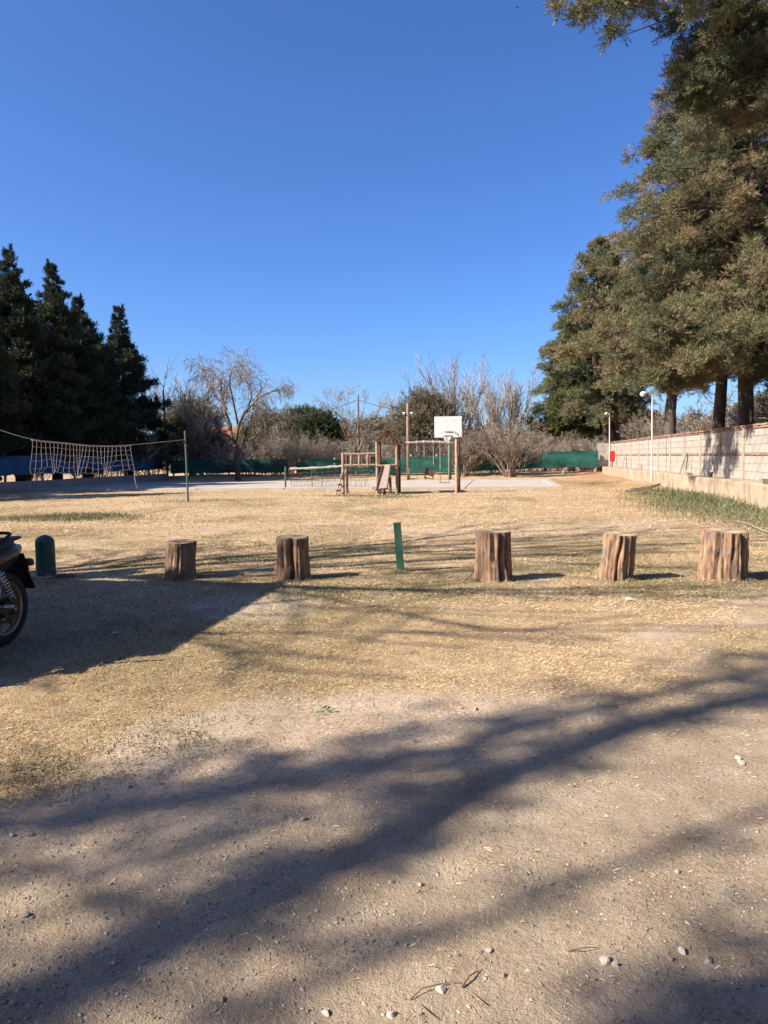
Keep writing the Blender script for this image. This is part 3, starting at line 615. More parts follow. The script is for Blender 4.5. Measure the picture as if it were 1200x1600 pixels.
T2 = behind_wall(1168, 9.0); conifer(T2, 16.5, 4.8, scaled(4.1, [(0, .72), (.12, .95), (.4, 1.0), (.65, .8), (.85, .5), (1, .06)]), 'tall brownish cypress with forked black trunk behind the near end of the wall', 102, nb=185, per=170, size=.32, clump=.30, trunk=.25, group=GR, tint=(.48, .17), rag=(.72, 1.12), forks=2, hang=.16,
        extra=[(A(1052, 580, 23.6), .10, 1.3), (A(1078, 566, 24.0), .10, 1.3), (A(1015, 545, 25.0), .16, 1.2), (A(1105, 552, 23.0), .08, 1.3), (A(1155, 540, 22.0), .06, 1.2), (A(1062, 610, 24.6), .04, 1.0), (A(1130, 575, 23.6), .04, 1.1), (A(1095, 600, 24.2), .02, 1.0), (A(996, 538, 23.2), .14, 2.2), (A(1030, 556, 23.4), .12, 2.2), (A(1056, 603, 23.6), .05, 2.2), (A(985, 540, 23.6), .16, 2.0), (A(1052, 592, 22.8), .08, 2.2), (A(1030, 575, 22.4), .12, 2.2), (A(1066, 580, 22.2), .10, 2.0)])
T3 = behind_wall(1115, 8.9); conifer(T3, 18.6, 4.9, scaled(3.6, [(0, .68), (.1, .9), (.35, 1.0), (.6, .88), (.82, .56), (.93, .30), (1, .06)]), 'broad brown tinged cypress with thick straight trunk behind the middle of the wall', 103, nb=210, per=190, size=.33, clump=.34, trunk=.22, group=GR, tint=(.50, .17), hang=.14, rag=(.74, 1.12))
T4 = behind_wall(1047, 9.2); conifer(T4, 15.6, 5.6, scaled(3.2), 'shadowed cypress with pinkish brown trunk between the two lamp posts', 104, nb=150, per=130, size=.42, kind='mid', trunk=.3, group=GR, tint=(.38, .15), forks=1, hang=.2)
T5 = behind_wall(967, 9.1); conifer(T5, 18.3, 4.2, scaled(3.5, [(0, .7), (.15, .95), (.4, 1.0), (.62, .8), (.8, .55), (.93, .3), (1, .06)]), 'cypress with drooping leader and thick dark trunk near the far end of the wall', 105, nb=210, per=150, size=.46, clump=.5, kind='mid', trunk=.5, group=GR, tint=(.45, .14), hang=.22, top_lean=(-1.6, 0), forks=2, rag=(.5, 1.22))
T6 = A(893, 745, 62); T6[2] = 0; conifer(T6, 13.0, 3.0, scaled(3.0, [(0, .75), (.2, 1.0), (.45, .92), (.7, .66), (.88, .36), (1, .06)]), 'yellowish green cypress, smallest and farthest of the row beyond the wall', 106, m='yellow_green', nb=150, per=120, size=.46, kind='mid', trunk=.25, clump=.45, group=GR, tint=(.5, .2), rag=(.55, 1.2))

# left-hand row of dark cypresses
GL = 'dark cypresses along the blue fence'
def left_tree(px, topy, R, label, seed, u=-27.2, nb=185, prof=None, per=95, **kw):
    d = _ray(px, 700); p_ = d * (u / d[0]); b_ = np.array([u, p_[1], 0.0]); H = A(px, topy, dp(b_))[2]
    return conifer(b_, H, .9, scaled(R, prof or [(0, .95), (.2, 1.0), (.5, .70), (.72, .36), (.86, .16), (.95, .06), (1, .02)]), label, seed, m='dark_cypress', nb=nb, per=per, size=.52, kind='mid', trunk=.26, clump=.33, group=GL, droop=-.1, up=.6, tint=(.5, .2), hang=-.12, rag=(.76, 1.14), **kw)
left_tree(-75, 370, 3.2, 'dark cypress at the left picture edge, mostly cut off', 111)
left_tree(32, 384, 2.7, 'tallest dark cypress with pointed top in the left row', 112)
left_tree(88, 408, 2.7, 'dark cypress with ragged top, second spire of the left row', 113)
left_tree(136, 462, 2.9, 'blunt topped dark cypress between the ragged one and the lone spire', 114)
left_tree(200, 478, 3.0, 'dark cypress spire standing apart at the right end of the left row', 115, prof=[(0, 1.0), (.25, .95), (.45, .66), (.68, .34), (.84, .16), (.95, .06), (1, .02)])
for k, (x, y, h) in enumerate(((-31.5, 21.5, 15), (-32.5, 27, 14.5), (-32.5, 32, 14.5), (-33, 37, 14.5), (-33, 42, 14), (-32.5, 47, 13.5))):
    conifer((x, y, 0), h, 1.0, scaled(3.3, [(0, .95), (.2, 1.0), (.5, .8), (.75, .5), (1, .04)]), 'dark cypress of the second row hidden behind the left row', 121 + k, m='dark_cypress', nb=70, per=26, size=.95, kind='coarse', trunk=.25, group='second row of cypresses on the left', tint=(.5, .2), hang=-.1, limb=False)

# ------------------------------------------------------------------ bare trees and bushes beyond the far fence
def gp(px, dep, py=745): p_ = A(px, py, dep); p_[2] = 0; return p_
WIL = [dict(n=5, wander=.10, frac=.30, kids=5, ang=.55, ratio=1.25, start=.45, taper=.6, rk=.62),
       dict(n=6, wander=.16, up=.10, kids=7, ang=.62, ratio=.52, start=.25, taper=.4, rk=.55),
       dict(n=5, wander=.16, up=.06, droop=.18, kids=13, ang=.6, ratio=.62, start=.2, taper=.4, rk=.5),
       dict(n=7, wander=.07, droop=.75, kids=0, ang=.6, ratio=.6, taper=.5)]
def limb_tree(base, dep, trunk_px, limbs, label, P, seed, bark, twig, name, rad, rmin, jit=1.2):
    """a bare tree whose main limbs follow the ones in the photograph; P are the finer orders"""
    r = np.random.default_rng(seed); t = thing(name, base, label, 'tree'); tk = MB(); out = []
    tp = np.array([A(x_, y_, dep) for x_, y_ in trunk_px]); tp[0] = np.asarray(base, float) - (0, 0, .1); tk.tube(spline(tp, np.linspace(0, len(tp) - 1, 9)), np.linspace(rad, rad * .72, 9), 9)
    for pts, r0 in limbs:
        dd = r.normal(0, jit); L = np.array([A(x_, y_, dep + dd * k / (len(pts) - 1)) for k, (x_, y_) in enumerate(pts)]); sp = spline(L, np.linspace(0, len(L) - 1, 10)); sp[1:-1] += r.normal(0, .05, (8, 3)); rr = np.linspace(r0, r0 * .22, 10); tk.tube(sp, rr, 6)
        Lt = np.linalg.norm(np.diff(sp, axis=0), axis=1).sum(); k0 = P[0]
        for j in range(int(k0['dens'] * Lt)):
            f = .25 + .75 * r.random(); x_ = f * 9; i = min(int(x_), 8); q_ = sp[i] + (sp[i + 1] - sp[i]) * (x_ - i); d_ = norm(sp[i + 1] - sp[i]); e_ = norm(np.cross(d_, r.normal(size=3))); an_ = k0['ang0'] * r.uniform(.6, 1.3)
            grow(r, q_, d_ * math.cos(an_) + e_ * math.sin(an_), k0['len'] * r.uniform(.6, 1.25), rr[i] * .5, 0, P, out)
    tk.build('trunk', M[bark], t, smooth=True); wood_mesh(out, range(6), rmin, sides=(4, 3, 3, 3, 3)).build('crown', M[twig], t); return t
def spline(Pn, t):
    i = np.clip(t.astype(int), 0, len(Pn) - 2); f = (t - i)[:, None]; g0 = lambda k: Pn[np.clip(k, 0, len(Pn) - 1)]
    a_, b_, c_, d_ = g0(i - 1), g0(i), g0(i + 1), g0(i + 2); return .5 * (2 * b_ + (c_ - a_) * f + (2 * a_ - 5 * b_ + 4 * c_ - d_) * f ** 2 + (3 * b_ - a_ - 3 * c_ + d_) * f ** 3)
WT = [dict(n=5, wander=.12, up=.06, dens=2.4, ang0=.65, len=1.35, kids=10, ang=.7, ratio=.75, start=.25, taper=.4, rk=.5), dict(n=7, wander=.07, droop=.55, up=-.05, kids=3, ang=.4, ratio=.6, taper=.5, start=.2), dict(n=4, wander=.06, droop=.5, kids=0, ang=.4, ratio=.5, taper=.5)]
limb_tree(gp(372, 51.3), 51.3, [(372, 751), (371, 728), (368, 705), (367, 695)], [
    ([(367, 700), (361, 672), (352, 645), (347, 618), (343, 596), (330, 580), (318, 573)], .12), ([(360, 672), (348, 648), (332, 632), (318, 618)], .07), ([(367, 696), (372, 665), (385, 640), (398, 628), (415, 618), (434, 607)], .11),
    ([(372, 664), (366, 632), (359, 600), (362, 578), (374, 570)], .08), ([(372, 718), (378, 692), (388, 668), (394, 645), (398, 625)], .10), ([(386, 640), (392, 612), (384, 590), (380, 574)], .06), ([(366, 690), (350, 678), (336, 668), (322, 662)], .06), ([(380, 690), (398, 682), (412, 668), (424, 650)], .06), ([(355, 640), (340, 622), (330, 604), (322, 592)], .05), ([(398, 628), (408, 606), (402, 588)], .05)],
    'leafless weeping willow with forked dark trunk before the green fence', WT, 201, 'bark', 'willow', 'willow_tree', .21, .0085)
ST = [dict(n=5, wander=.10, up=.06, dens=2.0, ang0=.55, len=1.1, kids=6, ang=.55, ratio=.55, start=.2, taper=.4, rk=.5), dict(n=4, wander=.12, up=.03, kids=4, ang=.5, ratio=.55, taper=.5, start=.2), dict(n=3, wander=.1, kids=0, ang=.4, ratio=.5, taper=.5)]
limb_tree(gp(557, 55), 55, [(559, 752), (558, 738), (557, 722), (556, 708)], [
    ([(556, 710), (552, 688), (543, 666), (527, 646), (510, 629)], .07), ([(556, 708), (549, 680), (547, 650), (543, 622)], .055), ([(557, 708), (559, 676), (566, 648), (572, 620)], .055), ([(557, 712), (566, 690), (576, 668), (586, 650), (596, 634)], .07), ([(556, 700), (540, 680), (532, 655), (528, 632)], .045), ([(572, 674), (588, 664), (600, 648)], .04)],
    'thin leafless tree with long slanting limbs behind the ladder bridge', ST, 217, 'bark_pale', 'twig', 'bare_tree', .11, .0085)
limb_tree(gp(262, 57), 57, [(262, 748), (260, 700), (257, 650), (255, 610)], [([(255, 612), (258, 596), (262, 582), (268, 570), (281, 551)], .05), ([(258, 592), (262, 572), (266, 560)], .03), ([(255, 604), (246, 590), (240, 582)], .03), ([(256, 640), (268, 618), (276, 606)], .03)],
    'bare dead limbs rising from the right side of the lone spire', [dict(ST[0], dens=.5, kids=1), ST[1], ST[2]], 218, 'bark_pale', 'twig', 'dead_tree', .09, .0085)
FANT = [dict(n=4, wander=.06, frac=.22, kids=7, ang=.42, ratio=2.1, start=.4, taper=.75, rk=.62),
        dict(n=6, wander=.08, up=.10, kids=13, ang=.42, ratio=.46, start=.2, taper=.3, rk=.5),
        dict(n=4, wander=.1, up=.14, kids=8, ang=.5, ratio=.5, start=.2, taper=.4, rk=.6),
        dict(n=3, wander=.12, up=.1, kids=0, ang=.5, ratio=.5, taper=.4)]
bare_tree(gp(708, 66), 10.6, 'large leafless tree fanning upward behind the white backboard', FANT, 211, twig='twig', rad=.2, rmin=.015, split=2)
bare_tree(gp(655, 70), 9.4, 'leafless tree leaning left beside the dull evergreen', FANT, 212, twig='twig', rad=.17, rmin=.014, lean=(-.25, 0, 1), split=2)
bare_tree(gp(800, 62), 9.4, 'leafless upright tree between the backboard and the far cypress', FANT, 213, twig='twig', rad=.17, rmin=.014, split=2)
bare_tree(gp(768, 60), 8.6, 'smaller leafless tree just right of the backboard', FANT, 214, twig='twig', rad=.15, rmin=.013, split=2)
bare_tree(gp(314, 62), 9.0, 'pale leafless tree behind the left side of the willow', FANT, 215, twig='twig', rad=.16, rmin=.014, split=2)
bare_tree(gp(297, 58), 7.2, 'grey leafless tree at the end of the dark cypress row', FANT, 216, twig='twig', rad=.14, rmin=.014, split=2)
# multi-stemmed bushes
BUSH = [dict(n=6, wander=.08, up=.02, frac=.8, kids=9, ang=.45, ratio=.42, start=.25, taper=.3, rk=.45),
        dict(n=4, wander=.13, up=.05, kids=7, ang=.5, ratio=.5, start=.15, taper=.35, rk=.55),
        dict(n=3, wander=.16, up=.05, kids=4, ang=.7, ratio=.6, start=.2, taper=.4, rk=.8),
        dict(n=3, wander=.2, kids=0, ang=.7, ratio=.6, taper=.5)]
bare_tree(gp(796, 50.5), 4.2, 'vase shaped leafless bush of many stems in front of the green fence', BUSH, 231, twig='twig_red', rad=.055, stems=17, fan=.75, rmin=.009, name='leafless_bush', cat='bush', group='leafless bushes at the far end')
bare_tree(gp(722, 52.0), 3.4, 'dense leafless bush behind the basketball pole', BUSH, 232, twig='twig_red', rad=.05, stems=12, fan=.9, rmin=.009, name='leafless_bush', cat='bush', group='leafless bushes at the far end')
BG = 'leafless brush beyond the green fence'
spots = [(300, 58, 3.2), (335, 62, 3.4), (400, 60, 3.6), (425, 57, 3.4), (450, 64, 4.4), (468, 58, 3.7), (492, 56, 3.3), (515, 60, 2.9), (533, 70, 4.4), (580, 72, 4.6), (606, 66, 4.2), (628, 60, 3.5), (668, 58, 3.4), (694, 58, 3.5), (745, 58, 3.9), (775, 64, 4.2), (825, 58, 3.7), (848, 62, 3.7), (870, 57, 3.0), (900, 56, 2.9), (925, 58, 3.0), (385, 56, 3.0), (440, 55.5, 2.9), (555, 60, 3.0), (760, 56, 3.2), (812, 56, 3.2)]
bproto = []
for k in range(4):
    r = np.random.default_rng(240 + k); out = []
    for s in range(15):
        a = s * 2.4; d = np.array([math.cos(a) * .8 * math.sqrt(s / 15), math.sin(a) * .8 * math.sqrt(s / 15), 1.0]); grow(r, np.array([math.cos(a), math.sin(a), 0]) * .12 * math.sqrt(s) - (0, 0, .1), d, 3.6 * r.uniform(.6, 1.1), .030, 0, BUSH, out)
    me = wood_mesh(out, [0], .008).mesh('stems', True); me.materials.append(M['bark_pale']); m2 = wood_mesh(out, [1, 2, 3], .0075).mesh('crown'); m2.materials.append(M['twig' if k % 2 else 'twig_red']); bproto.append((me, m2))
def bush_at(pos, h, label, group, k):
    h = h * .88
    t = thing('leafless_bush', pos, label, 'bush', group); s = h / 3.8; r = random.Random(k)
    for nm, me in zip(('stems', 'crown'), bproto[k % 4]): inst(nm, me, pos, t, rot=(0, 0, r.uniform(0, 6.3)), scale=(s * 1.25, s * 1.25, s))
HINT = ['below the dusty olive tree at the end of the dark cypress row', 'behind the left limbs of the willow', 'just right of the willow trunk, behind the fence', 'between the willow and the short green net post', 'tall, left of the distant utility pole', 'under the distant pole with the crossarm', 'in front of the dark green round pine', 'right of the round pine, low', 'tall and far, behind the ladder bridge', 'tall and far, just left of the play tower roof', 'behind the gable of the play tower', 'left of the tan pole with floodlights', 'in front of the dull evergreen, behind the swings', 'directly behind the white backboard', 'right of the backboard, behind the fence', 'far, behind the vase shaped bush', 'right of the vase shaped bush', 'under the small dark conifer', 'below the yellowish cypress, left part', 'below the yellowish cypress, right part', 'nearest the end of the block wall', 'low, left of the willow trunk foot', 'low, above the short net post', 'low, behind the middle of the ladder bridge', 'low, left of the vase shaped bush', 'low, touching the vase shaped bush on its right']
for k, (px, dep, h) in enumerate(spots): bush_at(gp(px, dep), h, 'leafless brown bush ' + HINT[k], BG, k)
for k, (u, v, h) in enumerate(((11.5, 40, 4.2), (13, 34, 4.6), (12.5, 29, 4.6), (14.5, 45, 4.8), (12, 52, 4.2), (16, 37, 5.6), (15.5, 30, 5.4), (18, 50, 5.5), (12.2, 25.5, 4.6), (17, 26, 5.5), (20, 42, 6.2), (20, 33, 6.2), (13.6, 57, 5), (16.5, 60, 5))):
    bush_at(np.array([u, v, 0.]), h, 'leafless brush seen between the trunks behind the block wall', 'leafless brush behind the block wall', k + 50)
for k, (u, v, h) in enumerate(((-26.3, 44, 2.6), (-26.2, 47.5, 3.0), (-25.8, 51, 3.2), (-26.5, 39, 2.4), (-29, 50, 4), (-27, 55, 4.2), (-23, 56, 4.4))):
    bush_at(np.array([u, v, 0.]), h, 'leafless brush under the dark cypresses behind the blue fence', 'leafless brush behind the blue fence', k + 80)
# evergreens in the distance
def round_tree(base, H, R, z0, label, seed, m, name='evergreen_tree', n=230, per=34, size=.55, flat=.75, group=None, kind='mid'):
    r = np.random.default_rng(seed); base = np.asarray(base, float); t = thing(name, base, label, 'tree', group); tk = MB()
    tk.tube([base - (0, 0, .1), base + (r.normal(0, .2), r.normal(0, .2), H * .4), base + (r.normal(0, .3), 0, H * .85)], [.24, .17, .05], 8)
    th = np.arange(n) * 2.399; cz = 1 - 1.75 * (np.arange(n) + .5) / n; rr = np.sqrt(np.clip(1 - cz ** 2, 0, 1)); rad = r.uniform(.55, 1.06, n) * (1 + .22 * np.sin(th * 3.1 + cz * 5))
    c0 = np.stack([np.cos(th) * rr * R * rad, np.sin(th) * rr * R * rad, (H + z0) / 2 + cz * (H - z0) / 2 * np.clip(rad, 0, 1.0)], -1) + base
    for k in range(0, n, 9): tk.tube([base + (0, 0, min(H * .45, c0[k, 2] * .7)), (base + (0, 0, H * .5)) * .4 + c0[k] * .6, c0[k]], [.06, .04, .015], 4)
    tk.build('trunk', M['bark'], t, smooth=True)
    c = np.repeat(c0, per, 0) + r.normal(0, .34, (n * per, 3)) * np.array([1.2, 1.2, flat]); d = (c - (base + (0, 0, (H + z0) / 2))) / R + r.normal(0, .5, c.shape) + (0, 0, .3)
    crown('crown', m, t, kind, c, d, size * r.uniform(.5, 1.1, len(c)), np.clip(np.repeat(.5 + r.normal(0, .2, n), per) + r.normal(0, .08, len(c)), 0, 1), r)
round_tree(gp(498, 64), 5.3, 1.35, 1.2, 'dark green round pine beyond the far end of the short net', 251, 'pine', 'pine_tree')
round_tree(gp(478, 72), 6.0, 1.2, 1.8, 'small green pine behind the wooden utility pole with crossarm', 252, 'pine', 'pine_tree')
round_tree(gp(665, 60), 6.4, 2.3, .6, 'dull olive evergreen behind the swings and left of the backboard', 253, 'olive', per=26)
round_tree(gp(432, 68), 5.6, 3.0, .8, 'dull brownish evergreen right of the willow', 254, 'olive', per=24)
round_tree(gp(545, 78), 5.0, 3.0, .6, 'low olive scrub tree left of the play tower roof', 255, 'olive', per=24)
round_tree(gp(594, 80), 5.6, 2.8, .6, 'low olive scrub tree behind the play tower', 256, 'olive', per=24)
round_tree(gp(302, 60), 5.9, 2.2, 1.2, 'dusty olive tree at the end of the dark cypress row', 257, 'olive', per=26)
conifer(gp(851, 64), 5.2, .6, scaled(1.6), 'small dark conifer behind the brush left of the yellowish cypress', 258, m='dark_cypress', nb=45, per=30, size=.5, kind='mid', trunk=.12, tint=(.5, .2), name='conifer_tree')
conifer(gp(828, 70), 4.6, .6, scaled(1.4), 'smaller dark conifer top showing over the brush right of the vase bush', 259, m='dark_cypress', nb=40, per=30, size=.5, kind='mid', trunk=.12, tint=(.5, .2), name='conifer_tree')
for k, (u, v, h, R_t) in enumerate(((-6, 150, 7, 7), (10, 155, 7, 8), (-22, 150, 8, 8), (-40, 140, 9, 9), (25, 150, 9, 8), (40, 130, 9, 9), (36, 90, 9, 8), (30, 62, 8, 6))):
    round_tree((u, v, 0), h, R_t, .3, 'hazy olive scrub tree far beyond the yard', 270 + k, 'olive', n=160, per=22, size=1.2, group='far scrub trees', flat=1.2, kind='coarse')

# ------------------------------------------------------------------ trees outside the picture: shadow casters, plus evergreens added to dim skylight
YB = [dict(n=5, wander=.05, frac=.34, kids=7, ang=.5, ratio=1.35, start=.35, taper=.7, rk=.55),
      dict(n=7, wander=.12, up=.05, kids=8, ang=.55, ratio=.5, start=.2, taper=.3, rk=.5),
      dict(n=5, wander=.14, up=.05, kids=6, ang=.6, ratio=.5, start=.2, taper=.35, rk=.55),
      dict(n=4, wander=.14, kids=0, ang=.6, ratio=.5, taper=.5)]
bare_tree((-11.2, 6.5, 0), 14.0, 'tall leafless tree outside the left edge whose branch shadows cross the lawn', YB, 301, rad=.27, rmin=.022, split=2)

for k, (u, v, h, R_t) in enumerate(((-36, 12, 12, 5), (-34, 2, 12, 5), (-33, -9, 13, 5.5), (-29, -19, 13, 5.5), (-20, -25, 13, 6), (-9, -24, 12, 6), (2, -19, 12, 6), (11, -14, 11, 5.5), (17, -5, 11, 5), (18, 5, 12, 5))):  # unseen evergreens added to hold back skylight and deepen the shade
    round_tree((u, v, 0), h, R_t, .6, 'broad evergreen added behind the camera to block skylight', 330 + k, 'dark_cypress', n=150, per=16, size=1.5, group='evergreens added around the drive to block skylight', flat=1.3, kind='coarse')
# tall many-stemmed tree behind the camera: its upright boughs throw the soft bands over the drive
def sunward(px, py, t): return G(px, py) + TO_SUN * t
st = thing('eucalyptus_tree', (-11.3, -4.2, 0), 'tall many stemmed tree behind the camera shading the drive in bands', 'tree')
rs = np.random.default_rng(311); tk = MB(); EC, ED, ES = [], [], []; sb = np.array([-11.3, -4.2, 0.])
bands = [  # ground points the bough's shadow follows, bough half width, leaf density, leaf spread
    ([(-260, 1330), (0, 1292), (400, 1232), (700, 1172), (900, 1112), (1200, 1046), (1420, 1010)], .06, .95, .24),
    ([(-300, 1300), (0, 1258), (300, 1222), (560, 1185)], .02, .55, .22),
    ([(-160, 1690), (100, 1545), (400, 1402), (650, 1290), (800, 1205), (1000, 1132), (1220, 1078), (1400, 1040)], .11, .55, .09),
    ([(-150, 1500), (100, 1420), (350, 1345), (560, 1275), (760, 1150)], .022, .26, .14),
    ([(250, 1640), (400, 1565), (750, 1440), (900, 1380), (1200, 1265), (1400, 1200)], .035, .10, .07),
    ([(860, 1740), (1000, 1650), (1150, 1580), (1330, 1510), (1550, 1430)], .12, 1.2, .10),
    ([(1060, 1790), (1220, 1690), (1400, 1610), (1600, 1530)], .14, 1.4, .12),
]
tk.tube([sb - (0, 0, .2), sb + (0.05, 0, 1.5), sb + (.1, .05, 3.0)], [.5, .42, .36], 10)
for pts, hw, den, spd in bands:
    t0 = 13.0; P = []
    q0 = G(*pts[0])
    for p_ in pts:
        gq = G(*p_); run = float((gq - q0)[:2] @ SD); P.append(gq + TO_SUN * (t0 + run / math.cos(SUN_EL) * .92))
    P = np.array(P); P = np.concatenate([[sb + (.1, .05, 2.6), sb * .45 + P[0] * .55 + (0, 0, .3)], P]); n_ = len(P)
    tk.tube(P, np.concatenate([[.2, hw * 1.15], hw * np.linspace(1, .75, n_ - 2)]), 7)
    seg = np.linalg.norm(np.diff(P[2:], axis=0), axis=1).sum(); n = int(den * seg * 95)
    s = rs.random(n) * (n_ - 3); i = s.astype(int); c = P[2 + i] * (1 - (s - i))[:, None] + P[3 + i] * (s - i)[:, None] + rs.normal(0, spd, (n, 3)) * np.array([1, 1, .8])
    EC.append(c); ED.append(rs.normal(0, 1, (n, 3))); ES.append(rs.uniform(.14, .26, n))
tk.build('trunk', M['bark_pale'], st, smooth=True); EC = np.concatenate(EC); crown('crown', 'olive', st, 'leaf', EC, np.concatenate(ED), np.concatenate(ES), rs.random(len(EC)), rs)

# shed beside the motorcycle, outside the picture: it shades the ground the motorcycle stands on
M['plaster'] = plain('cream_plaster', (0.55, 0.50, 0.42), (0.45, 0.40, 0.33), 3, bump=0.2)
M['tile_roof'] = plain('clay_roof_tile', (0.35, 0.17, 0.10), (0.24, 0.11, 0.065), 4, bump=0.3)
off = 3.0 / math.tan(SUN_EL); c1 = G(450, 911)[:2] - SD * off; shed = thing('shed', (c1[0] - 2.4, c1[1] - 2.0, 0), 'small plastered shed outside the left edge shading the motorcycle', 'shed')
q = MB(); q.box((c1[0] - 2.6, c1[1] - 1.65, 1.35), (4.2, 2.7, 2.8)); q.build('wall', M['plaster'], shed)
q = MB(); q.box((c1[0] - 2.5, c1[1] - 1.62, 2.88), (5.0, 3.24, .22)); q.build('roof', M['tile_roof'], shed)
c2 = G(30, 1072)[:2] - SD * (2.4 / math.tan(SUN_EL)); q = MB(); q.box((c2[0] - 1.6, c2[1] + .75, 2.33), (3.2, 1.5, .14)); q.build('lean_to_roof', M['tile_roof'], shed)
for dy in (.15, 1.2): q = MB(); q.box((c2[0] - .3, c2[1] + dy, 1.1), (.1, .1, 2.3)); q.build('lean_to_post', M['grey_wood'], shed)
q = MB(); q.box((c1[0] - .48, c1[1] - 1.5, 1.0), (.05, .9, 2.0)); dd_ = q.build('door', M['grey_wood'], shed); q = MB(); q.box((c1[0] - .44, c1[1] - 1.15, 1.0), (.05, .04, .12)); q.build('handle', M['dark_metal'], dd_)

# ------------------------------------------------------------------ log stumps, bollard and post along the drive
def wood_log_mat():
    x = N('weathered_split_log'); v = x.coord((1, 1, 1)); vs_ = x.coord((9, 9, 0.9)); n1 = x.noise(vs_, 2.2, 6, .65); n2 = x.noise(v, 5.5, 4, .6); n3 = x.noise(x.coord((22, 22, 1.6)), 2.0, 5, .7)
    c_ = x.ramp(n1, [(.30, (.10, .058, .036)), (.44, (.32, .19, .115)), (.58, (.48, .30, .185)), (.78, (.64, .44, .28))])
    grey = x.ramp(n3, [(.3, (.12, .085, .065)), (.7, (.40, .295, .225))]); c_ = x.mix(x.ramp(n2, [(.46, (0, 0, 0)), (.60, (1, 1, 1))]), c_, grey)
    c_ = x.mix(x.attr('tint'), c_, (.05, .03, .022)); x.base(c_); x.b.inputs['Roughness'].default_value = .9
    x.bump(x.math('ADD', x.math('MULTIPLY', n1, .7), n3), 1.0, .03); return x.m
M['log'] = wood_log_mat()
x = N('sawn_log_end'); v = x.coord(); wv = x.n('ShaderNodeTexWave', wave_type='RINGS', rings_direction='Z'); wv.inputs['Scale'].default_value = 14; wv.inputs['Distortion'].default_value = 2.5; wv.inputs['Detail'].default_value = 3; x.l(v, wv.inputs['Vector'])
x.base(x.mix(.35, x.ramp(x.noise(v, 9), [(.3, (.22, .15, .09)), (.7, (.40, .30, .19))]), x.ramp(wv.outputs['Fac'], [(.2, (.20, .13, .08)), (.8, (.42, .31, .20))]))); M['log_end'] = x.m
def log_stump(px, py, wpx, toppy, label, seed, grooves, lean=(0, 0), flare=.06, knob=None, squash=.92):
    base = G(px, py); dep = dp(base) ; R = wpx / 2 / F_PX * dep; base = base + _FW * R * .75; base[2] = float(near_z(base[0], base[1])) - .01; dep = dp(base)
    H = A(px, toppy, dep)[2] - base[2]; t = thing('log_stump', base, label, 'stump', 'upright log stumps along the edge of the lawn'); r = np.random.default_rng(seed)
    nth, nz = 96, 22; th = np.linspace(0, 2 * math.pi, nth, endpoint=False)[None, :]; z = np.linspace(-.06, 1, nz)[:, None]
    cx, sx = np.cos(th) + 5, np.sin(th) + 5; dark = np.zeros((nz, nth))
    rad = 1 + .10 * (fbm(cx * 1.6 + z * .3, sx * 1.6, seed) - .5) * 2 + (.10 * (fbm(cx * 5 + z * .5, sx * 5 + z * .3, seed + 1) - .5) * 2) + .09 * (fbm(cx * 14, sx * 14 + z * 1.2, seed + 2) - .5) * 2 + .03 * (fbm(th * 9 + 0 * z, z * 9, seed + 4) - .5)
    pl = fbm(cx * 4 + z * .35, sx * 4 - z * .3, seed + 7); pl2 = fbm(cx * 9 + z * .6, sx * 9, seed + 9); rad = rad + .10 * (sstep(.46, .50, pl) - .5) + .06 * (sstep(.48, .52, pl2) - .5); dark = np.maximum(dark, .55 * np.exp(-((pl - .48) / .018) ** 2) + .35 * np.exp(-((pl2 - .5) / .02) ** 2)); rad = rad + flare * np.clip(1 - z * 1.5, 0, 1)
    for a_, w_, dpth, z0_, z1_ in grooves:                    # angle 270 = towards the camera
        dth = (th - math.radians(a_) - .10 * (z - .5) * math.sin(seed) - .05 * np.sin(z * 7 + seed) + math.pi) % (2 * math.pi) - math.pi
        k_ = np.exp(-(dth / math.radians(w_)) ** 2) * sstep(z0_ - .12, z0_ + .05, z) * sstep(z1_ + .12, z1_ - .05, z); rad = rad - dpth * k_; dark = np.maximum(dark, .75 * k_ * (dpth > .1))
    if knob: a_, z_, s_ = knob; dth = (th - math.radians(a_) + math.pi) % (2 * math.pi) - math.pi; rad = rad + s_ * np.exp(-(dth / .3) ** 2 - ((z - z_) / .09) ** 2)
    ct, sn = math.cos(YAW), math.sin(YAW); xx = rad * R * np.cos(th); yy = rad * R * squash * np.sin(th)
    zt = H * (1 + .02 * np.cos(th - 2.0) * (z > .95)); P = np.stack([base[0] + xx * ct - yy * sn + lean[0] * z, base[1] + xx * sn + yy * ct + lean[1] * z, base[2] + z * zt], -1)
    P = np.concatenate([P, P[:, :1]], 1); dk = np.concatenate([dark, dark[:, :1]], 1)
    q = MB(); q.grid(P, a=dk); q.build('bark', M['log'], t, smooth=True)
    q = MB(); ring = P[-1, :-1]; c_ = ring.mean(0); mid = c_ + (ring - c_) * .55 + r.normal(0, .003, ring.shape); c_ = c_ + (0, 0, -.004)
    n = nth; q.add(np.concatenate([ring, mid, [c_]]), q=[(k, (k + 1) % n, n + (k + 1) % n, n + k) for k in range(n)], t=[(n + k, n + (k + 1) % n, 2 * n) for k in range(n)]); q.build('cut_top', M['log_end'], t)
log_stump(277, 906, 44, 846, 'log stump nearest the green bollard, pale stripped left side and dark bark', 401, [(300, 6, .10, .1, .9), (225, 4, .07, 0, .7), (330, 7, .08, 0, 1)], lean=(.03, 0))
log_stump(456, 907, 48, 839, 'split log stump with knotted left side and wide dark cleft', 402, [(272, 11, .42, -.1, 1.1), (232, 12, .16, .3, .8), (310, 4, .06, 0, 1)], flare=.10, knob=(184, .28, .22))
